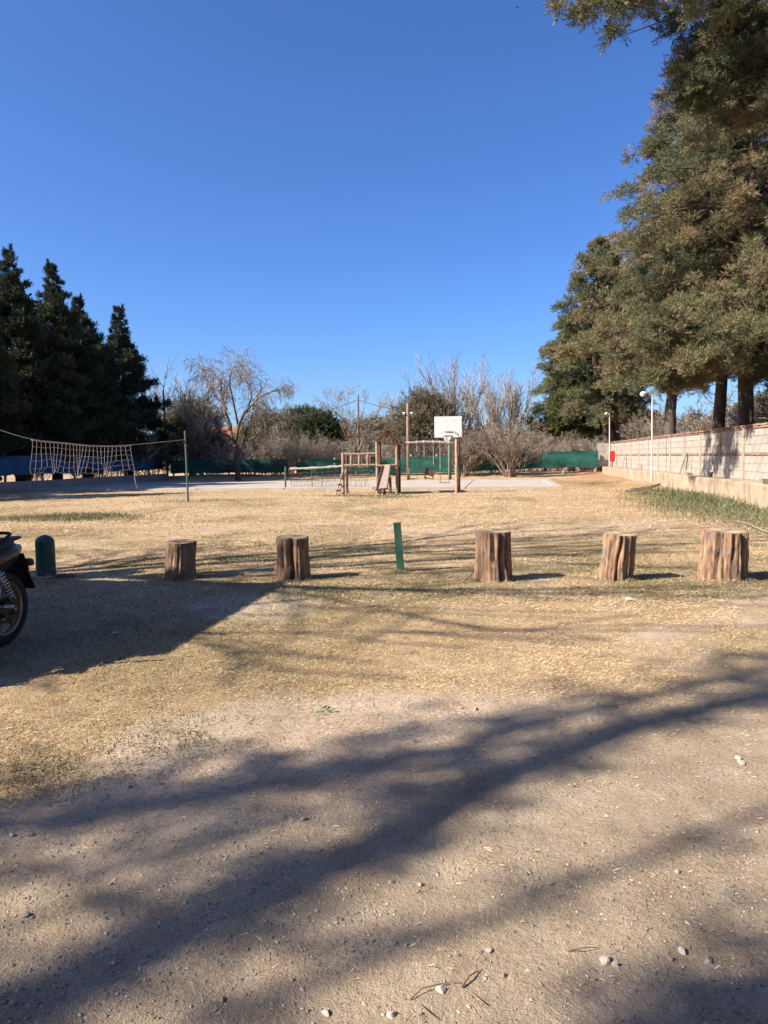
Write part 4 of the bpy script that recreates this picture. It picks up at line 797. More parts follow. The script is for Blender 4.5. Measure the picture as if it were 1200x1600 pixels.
log_stump(773, 909, 52, 829, 'tallest log stump with deep black cleft right of its middle', 403, [(292, 7, .34, -.1, 1.1), (312, 6, .22, .3, 1.1), (258, 4, .07, 0, .4), (240, 4, .05, .2, 1)], lean=(0, 0))
log_stump(967, 908, 48, 834, 'reddish split log stump leaning right, second from the right', 404, [(258, 6, .26, -.1, 1.1), (280, 4, .08, .3, .9), (325, 6, .08, 0, 1)], lean=(.05, 0), flare=.04)
log_stump(1141, 908, 65, 829, 'widest log stump with flat pale top at the right end', 405, [(228, 6, .18, -.1, 1.1), (268, 5, .12, -.1, .9), (302, 6, .2, .1, 1.1), (330, 8, .08, 0, 1), (248, 3, .06, 0, 1), (285, 3, .06, 0, 1)], lean=(.02, 0), flare=.10)
x = N('chipped_green_paint'); v = x.coord(); ch = x.noise(v, 7, 6, .65); c_ = x.mix(x.ramp(ch, [(.58, (0, 0, 0)), (.62, (1, 1, 1))]), x.ramp(x.noise(v, 3), [(.3, (.022, .082, .056)), (.7, (.042, .125, .088))]), x.ramp(x.noise(v, 30), [(.3, (.28, .25, .21)), (.7, (.46, .42, .36))])); x.base(c_); x.b.inputs['Roughness'].default_value = .55; x.bump(ch, .4, .006); M['green_chipped'] = x.m
M['green_metal'] = plain('green_enamel_metal', (0.026, 0.10, 0.068), (0.018, 0.075, 0.05), 6, rough=.45, bump=0.05, spec=.4)
M['green_pole'] = plain('faded_green_pole_paint', (0.10, 0.155, 0.11), (0.05, 0.085, 0.06), 9, rough=.5, bump=0.1)
pb = G(66, 905); R0 = 14.5 / F_PX * dp(pb); pb = pb + _FW * R0; bh = A(66, 836, dp(pb))[2]
bl = thing('bollard', pb, 'round topped concrete bollard with chipped green paint behind the motorcycle', 'bollard')
q = MB(); pr = [(R0 * 1.0, -.05), (R0 * 1.02, .05), (R0, bh * .55), (R0 * 1.01, bh * .57), (R0 * .99, bh * .8)] + [(R0 * math.cos(a_), bh - R0 * .85 + R0 * .85 * math.sin(a_)) for a_ in np.linspace(0.15, math.pi / 2, 9)]
q.lathe(pr, 32, c=pb); q.v[0] = q.v[0] + np.random.default_rng(3).normal(0, .0018, q.v[0].shape); q.build('painted_shaft', M['green_chipped'], bl, smooth=True)
q = MB(); q.lathe([(0, .055), (R0 * .9, .05), (R0 * 1.12, .02), (R0 * 1.18, -.05)], 20, c=pb); q.build('cement_foot', M['post_grey'], bl, smooth=True)
p0, p1 = G(627, 893), A(620.5, 818, dp(G(627, 893))); gpz = thing('marker_post', p0, 'slim green metal post leaning left between two log stumps', 'post')
q = MB(); q.beam(p0 - (0, 0, .1), p1, .085, .085, up=(0, 1, 0)); q.build('tube', M['green_metal'], gpz)
q = MB(); d_ = norm(p1 - p0); q.beam(p1, p1 + d_ * .012, .090, .090, up=(0, 1, 0)); q.build('cap', M['green_pole'], gpz)

# ------------------------------------------------------------------ volleyball net, short net
M['cord'] = plain('dirty_white_net_cord', (0.46, 0.44, 0.40), (0.33, 0.31, 0.28), 20, bump=0)
M['tape'] = plain('worn_pinkish_net_tape', (0.40, 0.34, 0.30), (0.28, 0.235, 0.20), 10, bump=0)
pv = G(294, 785); ptop = A(289, 673, dp(pv)); vp = thing('net_pole', pv, 'slim faded green pole holding the right end of the volleyball net', 'pole')
q = MB(); q.tube([pv - (0, 0, .1), (pv + ptop) / 2, ptop], [.036, .034, .032], 10); q.build('pole', M['green_pole'], vp)
q = MB(); q.tube([ptop - (.0, 0, .42), ptop - (.02, 0, .36)], .05, 10); q.build('clamp', M['dark_metal'], vp)
NE = [A(288, 687, dp(pv)), A(205, 695, 24.2), A(150, 696, 22.6), A(105, 692, 21.2), A(50, 686, 19.6), A(0, 672, 18.2), A(-60, 652, 16.6), A(-230, 640, 13.6)]
vn = thing('volleyball_net', G(150, 790), 'torn sagging white volleyball net hanging from a rope', 'net')
NE = np.array(NE); tt = np.linspace(0, len(NE) - 1, 60)
q = MB(); q.tube(spline(NE, tt), .010, 6); q.build('rope', M['cord'], vn)
tn = np.linspace(1.0, 4.0, 30); TP = spline(NE, tn); q = MB(); q.tube(TP - (0, 0, .015), .026, 6); q.build('top_tape', M['tape'], vn)
q = MB(); q.tube([NE[-1] * (1, 1, 0), NE[-1] + (0, 0, .2)], .034, 8); q.build('far_pole', M['green_pole'], vn)
rn = np.random.default_rng(17); nv = 26; ti = np.linspace(1.02, 3.98, nv); top_ = spline(NE, ti); rowsN = 6
grid_ = np.zeros((nv, rowsN, 3)); Hn = np.interp(ti, [1, 1.6, 3, 4], [.78, .82, .80, .88])
wav = np.cumsum(rn.normal(0, .02, nv))
for j in range(rowsN):
    f = j / (rowsN - 1); sh = (.10 * np.sin(np.arange(nv) * .9 + 1) + wav) * f ** 1.6
    grid_[:, j] = top_ + np.stack([sh * .55, sh * .8, -Hn * f * (1 - .05 * np.sin(np.arange(nv) * .7)) - .05 * f * rn.random(nv) * 2], -1) + rn.normal(0, .010, (nv, 3)) * f
grid_[3:8, -2:, :] = (grid_[3:8, -2:, :] * .45 + grid_[5:6, -2:, :] * .55); grid_[12:16, -1] = grid_[12:16, -1] * .5 + grid_[14:15, -1] * .5; grid_[22:27, -1] = grid_[22:27, -1] * .5 + grid_[24:25, -1] * .5 + (0, 0, .05)
q = MB(); q.tubes(grid_, np.full((nv, rowsN), .006), 4); q.build('upright_cords', M['cord'], vn)
q = MB()
for j in range(1, rowsN): q.tube(grid_[:, j], .0052, 4, caps=False)
q.build('cross_cords', M['cord'], vn)
e0 = grid_[0, -1]; q = MB(); q.tube([e0, e0 - (0, 0, .2), e0 + (.02, 0, -.42), e0 + (.07, .02, -.55)], .009, 5); q.build('loose_end', M['cord'], vn)
pn2 = G(446, 764); sn2 = thing('short_net_pole', pn2, 'short green post at the left end of the low court net', 'pole')
q = MB(); t2 = A(446, 729, dp(pn2)); q.tube([pn2, t2], .045, 9); q.build('pole', M['green_pole'], sn2)
low = thing('court_net', G(500, 764), 'low net with rolled top slung across the concrete court', 'net')
D2 = dp(pn2); RL = [A(453, 732.5, D2), A(485, 731.5, D2 - .3), A(520, 729.5, D2 - .6), A(545, 727.5, D2 - .9), A(575, 728, D2 - 1.2)]
q = MB(); RL = np.array(RL); sp = spline(RL, np.linspace(0, 4, 24)); q.tube(sp + rn.normal(0, .012, sp.shape), .055 + .012 * np.sin(np.arange(24) * 1.3), 8); q.build('rolled_band', M['tape'], low)
q = MB(); S2 = spline(RL, np.linspace(0.02, 3.98, 34)); g2 = np.zeros((34, 5, 3))
for j in range(5): g2[:, j] = S2 + np.stack([rn.normal(0, .02, 34) * j * .5, np.zeros(34), -(S2[:, 2] - .16) * j / 4], -1)
q.tubes(g2, np.full((34, 5), .007), 4)
for j in range(1, 5): q.tube(g2[:, j], .006, 4, caps=False)
M['black_cord'] = plain('dark_net_cord', (0.10, 0.085, 0.07), (0.06, 0.05, 0.04), 20, bump=0); q.build('netting', M['black_cord'], low)
for x_ in (487, 503):
    q = MB(); p_ = A(x_, 731, D2 - .35); q.tube([(p_[0], p_[1], .09), p_], .016, 6); q.build('strut', M['green_pole'], low)

# ------------------------------------------------------------------ wooden play frame, swings
M['play_pale'] = plain('sun_bleached_round_timber', (0.43, 0.325, 0.235), (0.20, 0.14, 0.10), 5, bump=0.4, stretch=(4, 4, .8))
M['play_dark'] = plain('red_brown_stained_timber', (0.17, 0.085, 0.06), (0.075, 0.04, 0.03), 5, bump=0.4, stretch=(4, 4, .8))
M['play_plank'] = plain('weathered_pinkish_plank', (0.42, 0.335, 0.28), (0.24, 0.185, 0.15), 4, bump=0.3, stretch=(4, 4, .8))
PD = dp(G(605, 772)); pf = thing('play_frame', G(600, 771), 'wooden play frame with gabled tower, plank slide, ladder bridge and swing beam', 'play frame')
def pt(px, py, dd=0.0): return A(px, py, PD + dd)
def pole(name, a_, b_, r, m='play_pale', sides=9, par=None):
    q = MB(); a_, b_ = np.asarray(a_, float), np.asarray(b_, float); mid = (a_ + b_) / 2 + np.random.default_rng(int(abs(a_[0] * 97 + b_[2] * 31) * 10) % 9999).normal(0, .008, 3); q.tube([a_, mid, b_], [r * 1.05, r, r * .95], sides); return q.build(name, M[m], par or pf, smooth=False)
def upright(px, toppy, dd, r, m, name='post'):
    tp_ = pt(px, toppy, dd); return pole(name, (tp_[0], tp_[1], -.1), tp_, r, m)
upright(535.5, 708, 0, .062, 'play_pale'); upright(541.5, 709, 1.1, .055, 'play_dark')
upright(588.5, 689, 0, .062, 'play_pale'); upright(593.2, 690, 1.2, .062, 'play_dark')
upright(619.5, 690, 0, .062, 'play_pale'); upright(622.8, 690, 1.2, .068, 'play_dark')
upright(609.3, 745, .4, .055, 'play_dark')
pk0, pk1 = pt(605, 672.5, -.25), pt(605, 672.5, 1.5)
for ex, lab in ((587.0, 'left'), (626.0, 'right')):
    e0, e1 = pt(ex, 690, -.25), pt(ex, 690, 1.5); e1[2] = e0[2]; pk1[2] = pk0[2]; e1[0] = e0[0] + (pk1 - pk0)[0]
    for j in range(5):                                        # boards laid along the ridge
        f = (j + .5) / 5; a_ = pk0 * (1 - f) + e0 * f; b_ = pk1 * (1 - f) + e1 * f; sl = norm(e0 - pk0); nn = norm(np.cross(norm(b_ - a_), sl))
        q = MB(); q.beam(a_ + nn * .02, b_ + nn * .02, np.linalg.norm(e0 - pk0) / 5 * .95, .075, up=nn); q.build('roof_board', M['play_dark'], pf)
    for dd_ in (0.0, 1.2): q = MB(); q.beam(pt(605, 674, dd_) , pt(ex, 691.5, dd_), .12, .15, up=(0, 1, 0)); q.build('rafter', M['play_dark' if lab == 'right' or dd_ else 'play_plank'], pf)
q = MB(); q.beam(pk0 + (0, -.05, .03), pk1 + (0, .05, .03), .16, .07); q.build('ridge_board', M['play_dark'], pf)
zd = pt(600, 727, 0)[2]
for j in range(6):
    f = (j + .5) / 6; a_ = pt(588.5, 727, 1.2 * f); b_ = pt(620.5, 727, 1.2 * f); a_[2] = b_[2] = zd - .02; q = MB(); q.beam(a_, b_, .18, .035); q.build('deck_board', M['play_plank'], pf)
pole('deck_rail', pt(588, 728, -.05), pt(620, 726.5, -.05), .045)
pole('deck_rail', pt(593, 727, 1.25), pt(623, 727, 1.25), .045, 'play_dark')
tl, tr, bl_, brr = pt(597.5, 728, -.1), pt(610.5, 726, -.1), pt(588.3, 764, -.75), pt(605, 762, -.75)   # slide of three boards
nn = norm(np.cross(brr - bl_, tl - bl_))
for j in range(3):
    f0 = (j + .5) / 3; a_ = tl * (1 - f0) + tr * f0; b_ = bl_ * (1 - f0) + brr * f0; q = MB(); q.beam(a_, b_, .165, .03, up=nn); q.build('slide_board', M['play_plank'], pf)
for a_, b_ in ((tl, bl_), (tr, brr)): q = MB(); q.beam(a_ + nn * .02 * np.sign(-nn[1]), b_, .035, .13, up=nn); q.build('slide_rail', M['play_dark'], pf)
q = MB(); q.beam(bl_ + (-.05, 0, -.05), brr + (.05, 0, -.03), .07, .07); q.build('slide_batten', M['play_dark'], pf)
pole('slide_foot', (bl_ + (.12, .1, 0)) * (1, 1, 0), bl_ + (.12, .1, -.04), .05, 'play_plank'); pole('slide_foot', (brr + (-.12, .1, 0)) * (1, 1, 0), brr + (-.12, .1, -.04), .05, 'play_dark')
for py in (709.5, 727.5):
    pole('bridge_rail', pt(535.5, py), pt(588.5, py - 1), .05); pole('bridge_rail', pt(541.5, py, 1.1), pt(593, py - 1, 1.2), .045, 'play_dark')
for xb in (548.5, 561, 574.5): pole('baluster', pt(xb, 729), pt(xb + .2, 708), .05)
for xb in (553.5, 566.5, 579): pole('baluster', pt(xb, 727, 1.15), pt(xb, 710, 1.15), .045, 'play_dark')
for j, xb in enumerate(np.linspace(540, 585, 9)):
    a_, b_ = pt(xb, 727.5, .02), pt(xb + 4.5, 727.5, 1.15); b_[2] = a_[2]; q = MB(); q.beam(a_ + (0, 0, -.02), b_ + (0, 0, -.02), .11, .03); q.build('bridge_slat', M['play_plank'], pf)
l0, l1, l2, l3 = pt(536.5, 734, -.02), pt(524.5, 771.5, -.35), pt(541, 734, .3), pt(530, 771.5, .1)
for a_, b_ in ((l0, l1), (l2, l3)): pole('ladder_rail', a_, b_ * (1, 1, 0), .036, 'play_plank')
for f in (.35, .62, .86): pole('ladder_rung', l0 * (1 - f) + l1 * f - .05 * norm(l2 - l0), l2 * (1 - f) + l3 * f + .05 * norm(l2 - l0), .032, 'play_dark')
q = MB(); q.beam(pt(541.5, 757, .9), pt(544, 771, .9), .09, .06, up=(0, 1, 0)); q.build('brace', M['play_dark'], pf)
q = MB(); ch = [pt(560 + 3.4 * k, 739.5 - .9 * max(0, k - 3) ** 1.2, .6) for k in range(8)]; q.tube(ch, .014, 5); q.build('hanging_rope', M['tape'], pf)
bm = np.array([pt(621, 692.5, .6), pt(640, 692.2, .6), pt(660, 690.8, .6), pt(680, 691, .6), pt(700, 692, .6), pt(717.5, 693.5, .6)]); bm[:, 2] -= .0
q = MB(); q.tube(bm, [.06, .058, .062, .064, .06, .056], 10); q.build('swing_beam', M['play_plank'], pf, smooth=True)
for px_, dd_, m_, lx in ((713.0, -.05, 'play_pale', .0), (716.6, 1.25, 'play_dark', .0)):
    tp_ = pt(px_, 686.5, dd_ + (.35 if dd_ < 0 else -.35)); bt_ = pt(px_ + (.3 if dd_ < 0 else 0), 771 if dd_ < 0 else 768, dd_); bt_[2] = -.1; pole('swing_post', bt_, tp_, .066, m_)
def swing(pa, pb_, seat_y, label, kind):
    bz = lambda px_: np.array([np.interp(px_, [621, 640, 660, 680, 700, 717.5], bm[:, j]) for j in range(3)])
    a0, b0 = bz(pa), bz(pb_); zs_ = pt((pa + pb_) / 2, seat_y, .6)[2]; a1, b1 = a0 * (1, 1, 0) + (0, 0, zs_), b0 * (1, 1, 0) + (0, 0, zs_)
    t = thing('swing', (a1 + b1) / 2, label, 'swing', 'swings hanging from the wooden beam')
    for e0, e1 in ((a0, a1), (b0, b1)):
        q = MB(); q.tube([e0 - (0, 0, .05), (e0 + e1) / 2 + (0, .015, 0), e1], .013, 6); q.build('rope', M['cord'], t)
        q = MB(); q.lathe([(.066, -.03), (.074, 0), (.066, .03)], 12, axis='x', c=e0); q.build('loop', M['cord'], t)
    if kind == 'flat': q = MB(); q.beam(a1 - norm(b1 - a1) * .03, b1 + norm(b1 - a1) * .03, .2, .04); q.build('seat', M['play_plank'], t)
    else:
        w = norm(b1 - a1); bk = np.array([-w[1], w[0], 0])
        for j in range(3): q = MB(); q.beam(a1 + bk * (-.12 + .12 * j) + (0, 0, .06 - .01 * j), b1 + bk * (-.12 + .12 * j) + (0, 0, .0 - .01 * j), .10, .03); q.build('seat_board', M['play_plank'], t)
        for j in range(3): q = MB(); q.beam(a1 + w * .04 + bk * -.17 + (0, 0, .22 + .10 * j), b1 + bk * -.17 + (0, 0, .12 + .10 * j), .035, .09); q.build('back_board', M['play_dark'], t)
        for e1 in (a1 + w * .05, b1 - w * .05): q = MB(); q.beam(e1 + bk * -.14 + (0, 0, -.03), e1 + bk * -.15 + (0, 0, .40), .04, .03, up=(0, 1, 0)); q.build('side_bar', M['play_plank'], t)
swing(638.6, 651.3, 748, 'flat board swing nearest the play tower', 'flat')
swing(662.5, 677, 748, 'tilted chair swing with red brown back in the middle of the beam', 'chair')
swing(687.5, 701, 754, 'flat board swing hanging lowest, next to the pale right post', 'flat')

# ------------------------------------------------------------------ basketball hoop
M['board_white'] = plain('white_backboard_paint', (0.70, 0.69, 0.66), (0.58, 0.56, 0.52), 3, rough=.5, bump=0.02)
hp = G(703, 751); HD = dp(hp); hoop = thing('basketball_hoop', hp, 'basketball hoop with white backboard on a green pole behind the swings', 'basketball hoop')
q = MB(); tz = A(703, 672, HD)[2]; q.tube([hp - (0, 0, .1), hp + (0, 0, tz * .5), (hp[0], hp[1], tz)], [.10, .095, .09], 14); q.build('pole', M['green_pole'], hoop, smooth=True)
bc = A(700, 667, HD - .55); bw, bh_ = 42.5 / F_PX * (HD - .55), 32.5 / F_PX * (HD - .55)
q = MB(); q.box(bc, (bw, .04, bh_), rz=YAW * .6); bd = q.build('backboard', M['board_white'], hoop)
q = MB(); q.box(bc + (0, .035, 0), (bw * .94, .03, bh_ * .9), rz=YAW * .6); q.build('back_frame', M['dark_metal'], bd)
q = MB(); q.box(bc + np.array([0, -.03, -bh_ * .24]), (.46, .02, .05)); q.box(bc + np.array([.02, -.03, -bh_ * .43]), (.50, .02, .05)); q.build('target_mark', M['dark_metal'], bd)
for s in (-.35, .35): q = MB(); q.tube([(hp[0], hp[1], tz - .15), bc + (s, .05, -.2)], .03, 6); q.build('brace', M['green_pole'], hoop)
rc = bc + np.array([-.02, -.30, -bh_ * .46]); q = MB(); an = np.linspace(0, 2 * math.pi, 25); q.tube([rc + .225 * np.array([math.cos(a_), math.sin(a_), 0]) for a_ in an], .014, 6); rm = q.build('rim', M['dark_metal'], hoop)
q = MB()
for k in range(14):
    a0, a1 = k * 2 * math.pi / 14, (k + 1) * 2 * math.pi / 14
    for sg in (1, -1):
        pts = [rc + np.array([math.cos(a0 + sg * f * .9) * (.22 - .11 * f), math.sin(a0 + sg * f * .9) * (.22 - .11 * f), -.36 * f]) for f in np.linspace(0, 1, 4)]; q.tube(pts, .009, 4, caps=False)
q.build('net', M['lamp_shell'], rm)
q = MB(); cb = [bc + (.25, -.06, -.3), bc + (.45, -.08, -.33), bc + (.62, -.1, -.45), bc + (.66, -.1, -.7)]; q.tube(cb, .018, 5); q.build('loose_wire', M['dark_metal'], hoop)

# ------------------------------------------------------------------ utility poles, cables, distant house
M['pole_wood'] = plain('brown_pole_timber', (0.22, 0.16, 0.12), (0.13, 0.09, 0.07), 5, bump=0.3, stretch=(4, 4, .6))
M['pole_wood_light'] = plain('tan_pole_timber', (0.29, 0.21, 0.15), (0.18, 0.125, 0.09), 5, bump=0.3, stretch=(4, 4, .6))  # lighter tan timber for the floodlight pole
def utility(px, toppy, dep, r, label, m, ybase=None):
    b_ = gp(px, dep); tz_ = A(px, toppy, dep)[2]; t = thing('utility_pole', b_, label, 'pole', 'utility poles beyond the yard'); q = MB(); q.tube([b_ - (0, 0, .2), b_ + (0, 0, tz_ * .5), b_ + (0, 0, tz_)], [r * 1.15, r, r * .85], 10); q.build('shaft', M[m], t, smooth=True); return t, b_, tz_
t1, b1_, z1 = utility(473, 638, 80, .14, 'distant utility pole with one sided crossarm above the brush', 'pole_wood')
q = MB(); q.box((b1_[0] - .6, b1_[1], z1 - .1), (1.5, .09, .1)); ca = q.build('crossarm', M['pole_wood'], t1)
for k in range(3): q = MB(); q.lathe([(.04, 0), (.06, .05), (.03, .1), (.05, .13), (0, .17)], 8, c=(b1_[0] - 1.25 + .5 * k, b1_[1], z1 - .05)); q.build('insulator', M['dark_metal'], ca)
t2, b2_, z2 = utility(561, 617, 58, .10, 'slim brown utility pole rising behind the thin leafless tree', 'pole_wood')
t3, b3_, z3 = utility(638, 629, 47.5, .095, 'tan timber pole with two small floodlights beside the swings', 'pole_wood_light')
for s_ in (-1, 1):
    q = MB(); c_ = np.array([b3_[0] + .24 * s_, b3_[1] - .1, A(638, 646, 47.5)[2]]); q.box(c_, (.15, .12, .11), rx=.5); hd_ = q.build('floodlight', M['lamp_shell'], t3); q = MB(); q.beam(c_, (b3_[0], b3_[1], c_[2] - .03), .03, .03); q.build('bracket', M['dark_metal'], hd_)
def cable(a_, b_, sag, label, r=.014):
    a_, b_ = np.asarray(a_, float), np.asarray(b_, float); s_ = np.linspace(0, 1, 15)[:, None]; P = a_ * (1 - s_) + b_ * s_ - np.array([0, 0, 1.]) * sag * 4 * s_ * (1 - s_); q = MB(); q.tube(P, r, 5); tag(q.build('overhead_cable', M['dark_metal'], org=a_), label, 'cable', 'overhead cables')
p2 = np.array([b2_[0], b2_[1], A(561, 624.5, 58)[2]])
cable(p2, A(395, 652, 62), .55, 'overhead cable running left from the slim brown pole', .026)
cable(p2, (b3_[0], b3_[1], A(638, 643, 47.5)[2]), .1, 'overhead cable between the slim brown pole and the tan pole', .022)
cable((b1_[0] - 1.0, b1_[1], z1), A(395, 639, 78), .1, 'thin overhead cable left of the distant crossarm', .02)
cable(A(262, 607, 90), A(400, 625, 95), .2, 'thin overhead cable seen above the lone cypress spire', .02)
M['ochre'] = plain('ochre_house_wall', (0.55, 0.36, 0.18), (0.46, 0.29, 0.14), 2, bump=0.1); M['pane'] = plain('dark_window_glass', (0.03, 0.035, 0.04), (0.02, 0.022, 0.026), 2, rough=.1, bump=0, spec=.5)
hb = gp(346, 88); hs = thing('house', hb, 'ochre walled house glimpsed through the willow branches', 'house')
q = MB(); q.box(hb + (0, 0, 2.1), (5.2, 5, 4.2)); q.build('wall', M['ochre'], hs)
q = MB(); e_ = [(-3, -2.9, 4.2), (3, -2.9, 4.2), (3, 2.9, 4.2), (-3, 2.9, 4.2), (-3, 0, 5.3), (3, 0, 5.3)]; q.add(np.array(e_) + hb, q=[(0, 1, 5, 4), (2, 3, 4, 5), (3, 2, 1, 0)], t=[(0, 4, 3), (1, 2, 5)]); q.build('roof', M['tile_roof'], hs)
for dx in (-1.4, 1.4):
    q = MB(); q.box(hb + (dx, -2.52, 3.0), (1.1, .06, 1.2)); w_ = q.build('window', M['pillar'], hs); q = MB(); q.box(hb + (dx, -2.56, 3.0), (.9, .04, 1.0)); q.build('pane', M['pane'], w_)
q = MB(); q.box(hb + (0, -2.53, 1.0), (.95, .06, 2.0)); q.build('door', M['pole_wood'], hs)
M['pale_roof'] = plain('pale_sheet_roof', (0.5, 0.42, 0.38), (0.4, 0.33, 0.3), 2, bump=0.1)
hb = np.array([17.5, 64, 0.]); hs = thing('house', hb, 'low house with pale roof showing over the wall between the trunks', 'house')
q = MB(); q.box(hb + (0, 0, 1.3), (7, 6, 2.6)); q.build('wall', M['plaster'], hs)
q = MB(); e_ = [(-3.9, -3.4, 2.6), (3.9, -3.4, 2.6), (3.9, 3.4, 2.6), (-3.9, 3.4, 2.6), (-3.9, 0, 3.9), (3.9, 0, 3.9)]; q.add(np.array(e_) + hb, q=[(0, 1, 5, 4), (2, 3, 4, 5), (3, 2, 1, 0)], t=[(0, 4, 3), (1, 2, 5)]); q.build('roof', M['pale_roof'], hs)
q = MB(); q.box(hb + (0, -3.02, 1.4), (1.2, .06, 1.1)); q.build('window', M['pane'], hs)

# ------------------------------------------------------------------ motorcycle parked in the shade (front wheel towards the camera side)
M['black_paint'] = plain('black_motorcycle_paint', (0.012, 0.013, 0.016), (0.009, 0.010, 0.013), 3, rough=.28, bump=0, spec=.5)
M['black_plastic'] = plain('black_plastic', (0.02, 0.02, 0.021), (0.014, 0.014, 0.015), 8, rough=.6, bump=0.1)
M['seat_vinyl'] = plain('black_seat_vinyl', (0.018, 0.018, 0.02), (0.012, 0.012, 0.014), 20, rough=.5, bump=0.2)
M['rubber'] = plain('dusty_tyre_rubber', (0.045, 0.038, 0.032), (0.022, 0.02, 0.018), 14, rough=.9, bump=0.3)
M['bronze'] = plain('bronze_alloy', (0.30, 0.21, 0.13), (0.22, 0.15, 0.09), 6, rough=.35, bump=0, metal=.6)
M['steel'] = plain('bare_steel', (0.52, 0.52, 0.53), (0.40, 0.40, 0.41), 8, rough=.3, bump=0, metal=.9)
M['rust'] = plain('oily_brown_metal', (0.09, 0.06, 0.04), (0.05, 0.035, 0.025), 8, rough=.6, bump=0.2, metal=.3)
M['amber'] = plain('dark_smoked_lens', (0.03, 0.018, 0.012), (0.02, 0.012, 0.008), 4, rough=.25, bump=0, spec=.5)
wb = G(5, 1008); mc = thing('motorcycle', wb, 'black motorcycle cut off by the left edge, its rear wheel in deep shade', 'motorcycle')
def lp(x, y, z): return wb + np.array([x, y, z])              # x to the motorcycle's left, y backwards, z up
WR = .305
def wheel(y, name, wide):
    e = bpy.data.objects.new(name, None); col.objects.link(e); e.parent = mc; e.location = (0, y, WR)
    c_ = lp(0, y, WR); q = MB(); w = wide
    q.lathe([(WR - .085, -w * .8), (WR - .06, -w), (WR - .03, -w * .95), (WR - .008, -w * .55), (WR, 0), (WR - .008, w * .55), (WR - .03, w * .95), (WR - .06, w), (WR - .085, w * .8)], 56, axis='x', c=c_); q.build('tyre', M['rubber'], e, smooth=True)
    q = MB(); q.lathe([(WR - .082, -w * .75), (WR - .10, -w * .72), (WR - .112, -w * .3), (WR - .112, w * .3), (WR - .10, w * .72), (WR - .082, w * .75), (WR - .076, w * .75), (WR - .076, -w * .75)], 56, axis='x', c=c_, closed=True); q.build('rim', M['bronze'], e, smooth=True)
    q = MB(); q.lathe([(0, -.07), (.075, -.065), (.08, -.03), (.055, 0), (.08, .03), (.075, .065), (0, .07)], 28, axis='x', c=c_); q.build('hub', M['rust'], e, smooth=True)
    for k in range(6):
        a_ = k * math.pi / 3 + .2; d_ = np.array([0, math.cos(a_), math.sin(a_)]); q = MB(); q.beam(c_ + d_ * .06, c_ + d_ * (WR - .105), .035, .03, up=(1, 0, 0)); q.build('spoke', M['bronze'], e)
wheel(0, 'rear_wheel', .052); wheel(-1.25, 'front_wheel', .045)
def part(name, fn, m, smooth=False, par=None):
    q = MB(); fn(q); return q.build(name, M[m], par or mc, smooth=smooth)
def loft(q, secs, seg=20):                                    # secs: (y, zc, half width, half height, exponent)
    an = np.linspace(0, 2 * math.pi, seg, endpoint=False); P = []
    for y, zc, hw, hh, ex in secs:
        c_, s_ = np.cos(an), np.sin(an); P.append(np.stack([np.sign(c_) * np.abs(c_) ** (2 / ex) * hw, np.full(seg, y), zc + np.sign(s_) * np.abs(s_) ** (2 / ex) * hh], -1) + wb)
    P = np.array(P); P = np.concatenate([P, P[:, :1]], 1); q.grid(P)
    for k, fl in ((0, 1), (-1, 0)):
        r_ = P[k, :-1]; n = len(r_); t_ = [(j, (j + 1) % n, n) if fl else ((j + 1) % n, j, n) for j in range(n)]; q.add(np.concatenate([r_, [r_.mean(0)]]), t=t_)
for s_ in (.075, -.075):
    part('swingarm', lambda q: q.beam(lp(s_ * 1.1, 0.04, WR), lp(s_ * .9, -.52, .34), .03, .055, up=(0, 0, 1)), 'rust')
    sh = part('shock_absorber', lambda q: q.tube([lp(s_ * 1.5, -.03, WR + .06), lp(s_ * 1.4, -.16, .66)], .016, 10), 'steel', True)
    hel = [lp(s_ * 1.5, -.03, WR + .09) * (1 - f) + lp(s_ * 1.4, -.16, .64) * f + .032 * np.array([math.cos(f * 56), math.sin(f * 56) * .98, math.sin(f * 56) * .2]) for f in np.linspace(0, 1, 110)]
    part('spring', lambda q: q.tube(hel, .0075, 6), 'steel', True, sh)
    part('foot_peg', lambda q: q.tube([lp(s_ * 1.3, -.22, .36), lp(s_ * 3.4, -.20, .365)], .016, 10), 'steel', True)
part('axle_nut', lambda q: q.tube([lp(-.13, 0, WR), lp(.13, 0, WR)], .014, 8), 'steel')
part('brake_drum', lambda q: q.lathe([(0, .068), (.068, .074), (.072, .05)], 28, axis='x', c=lp(0, 0, WR)), 'rust', True)
part('sprocket', lambda q: q.lathe([(.05, .082), (.10, .082), (.10, .088), (.05, .088)], 36, axis='x', c=lp(0, 0, WR), closed=True), 'rust')
part('chain', lambda q: q.tube([lp(.085, 0, WR + .1), lp(.085, -.3, WR + .09), lp(.085, -.55, .40), lp(.085, -.58, .36), lp(.085, -.55, .32), lp(.085, -.3, WR - .07), lp(.085, 0, WR - .1)], .012, 6), 'rust')
part('tail_cowl', lambda q: loft(q, [(-.62, .66, .10, .10, 3), (-.35, .68, .135, .115, 3), (-.05, .715, .13, .11, 3), (.10, .745, .105, .085, 2.6), (.18, .765, .075, .055, 2.4), (.21, .772, .05, .03, 2)]), 'black_paint', True)
part('seat', lambda q: loft(q, [(-.72, .775, .10, .05, 3), (-.45, .785, .14, .055, 3), (-.15, .815, .135, .055, 3), (.02, .835, .12, .05, 3), (.08, .835, .09, .035, 2.5)]), 'seat_vinyl', True)
gr_pts = [lp(.10, -.20, .80), lp(.125, -.12, .87), lp(.12, -.03, .905), lp(.06, .06, .915), lp(-.06, .06, .915), lp(-.12, -.03, .905), lp(-.125, -.12, .87), lp(-.10, -.20, .80)]
part('grab_rail', lambda q: q.tube(spline(np.array(gr_pts), np.linspace(0, 7, 40)), .013, 8), 'black_plastic', True)
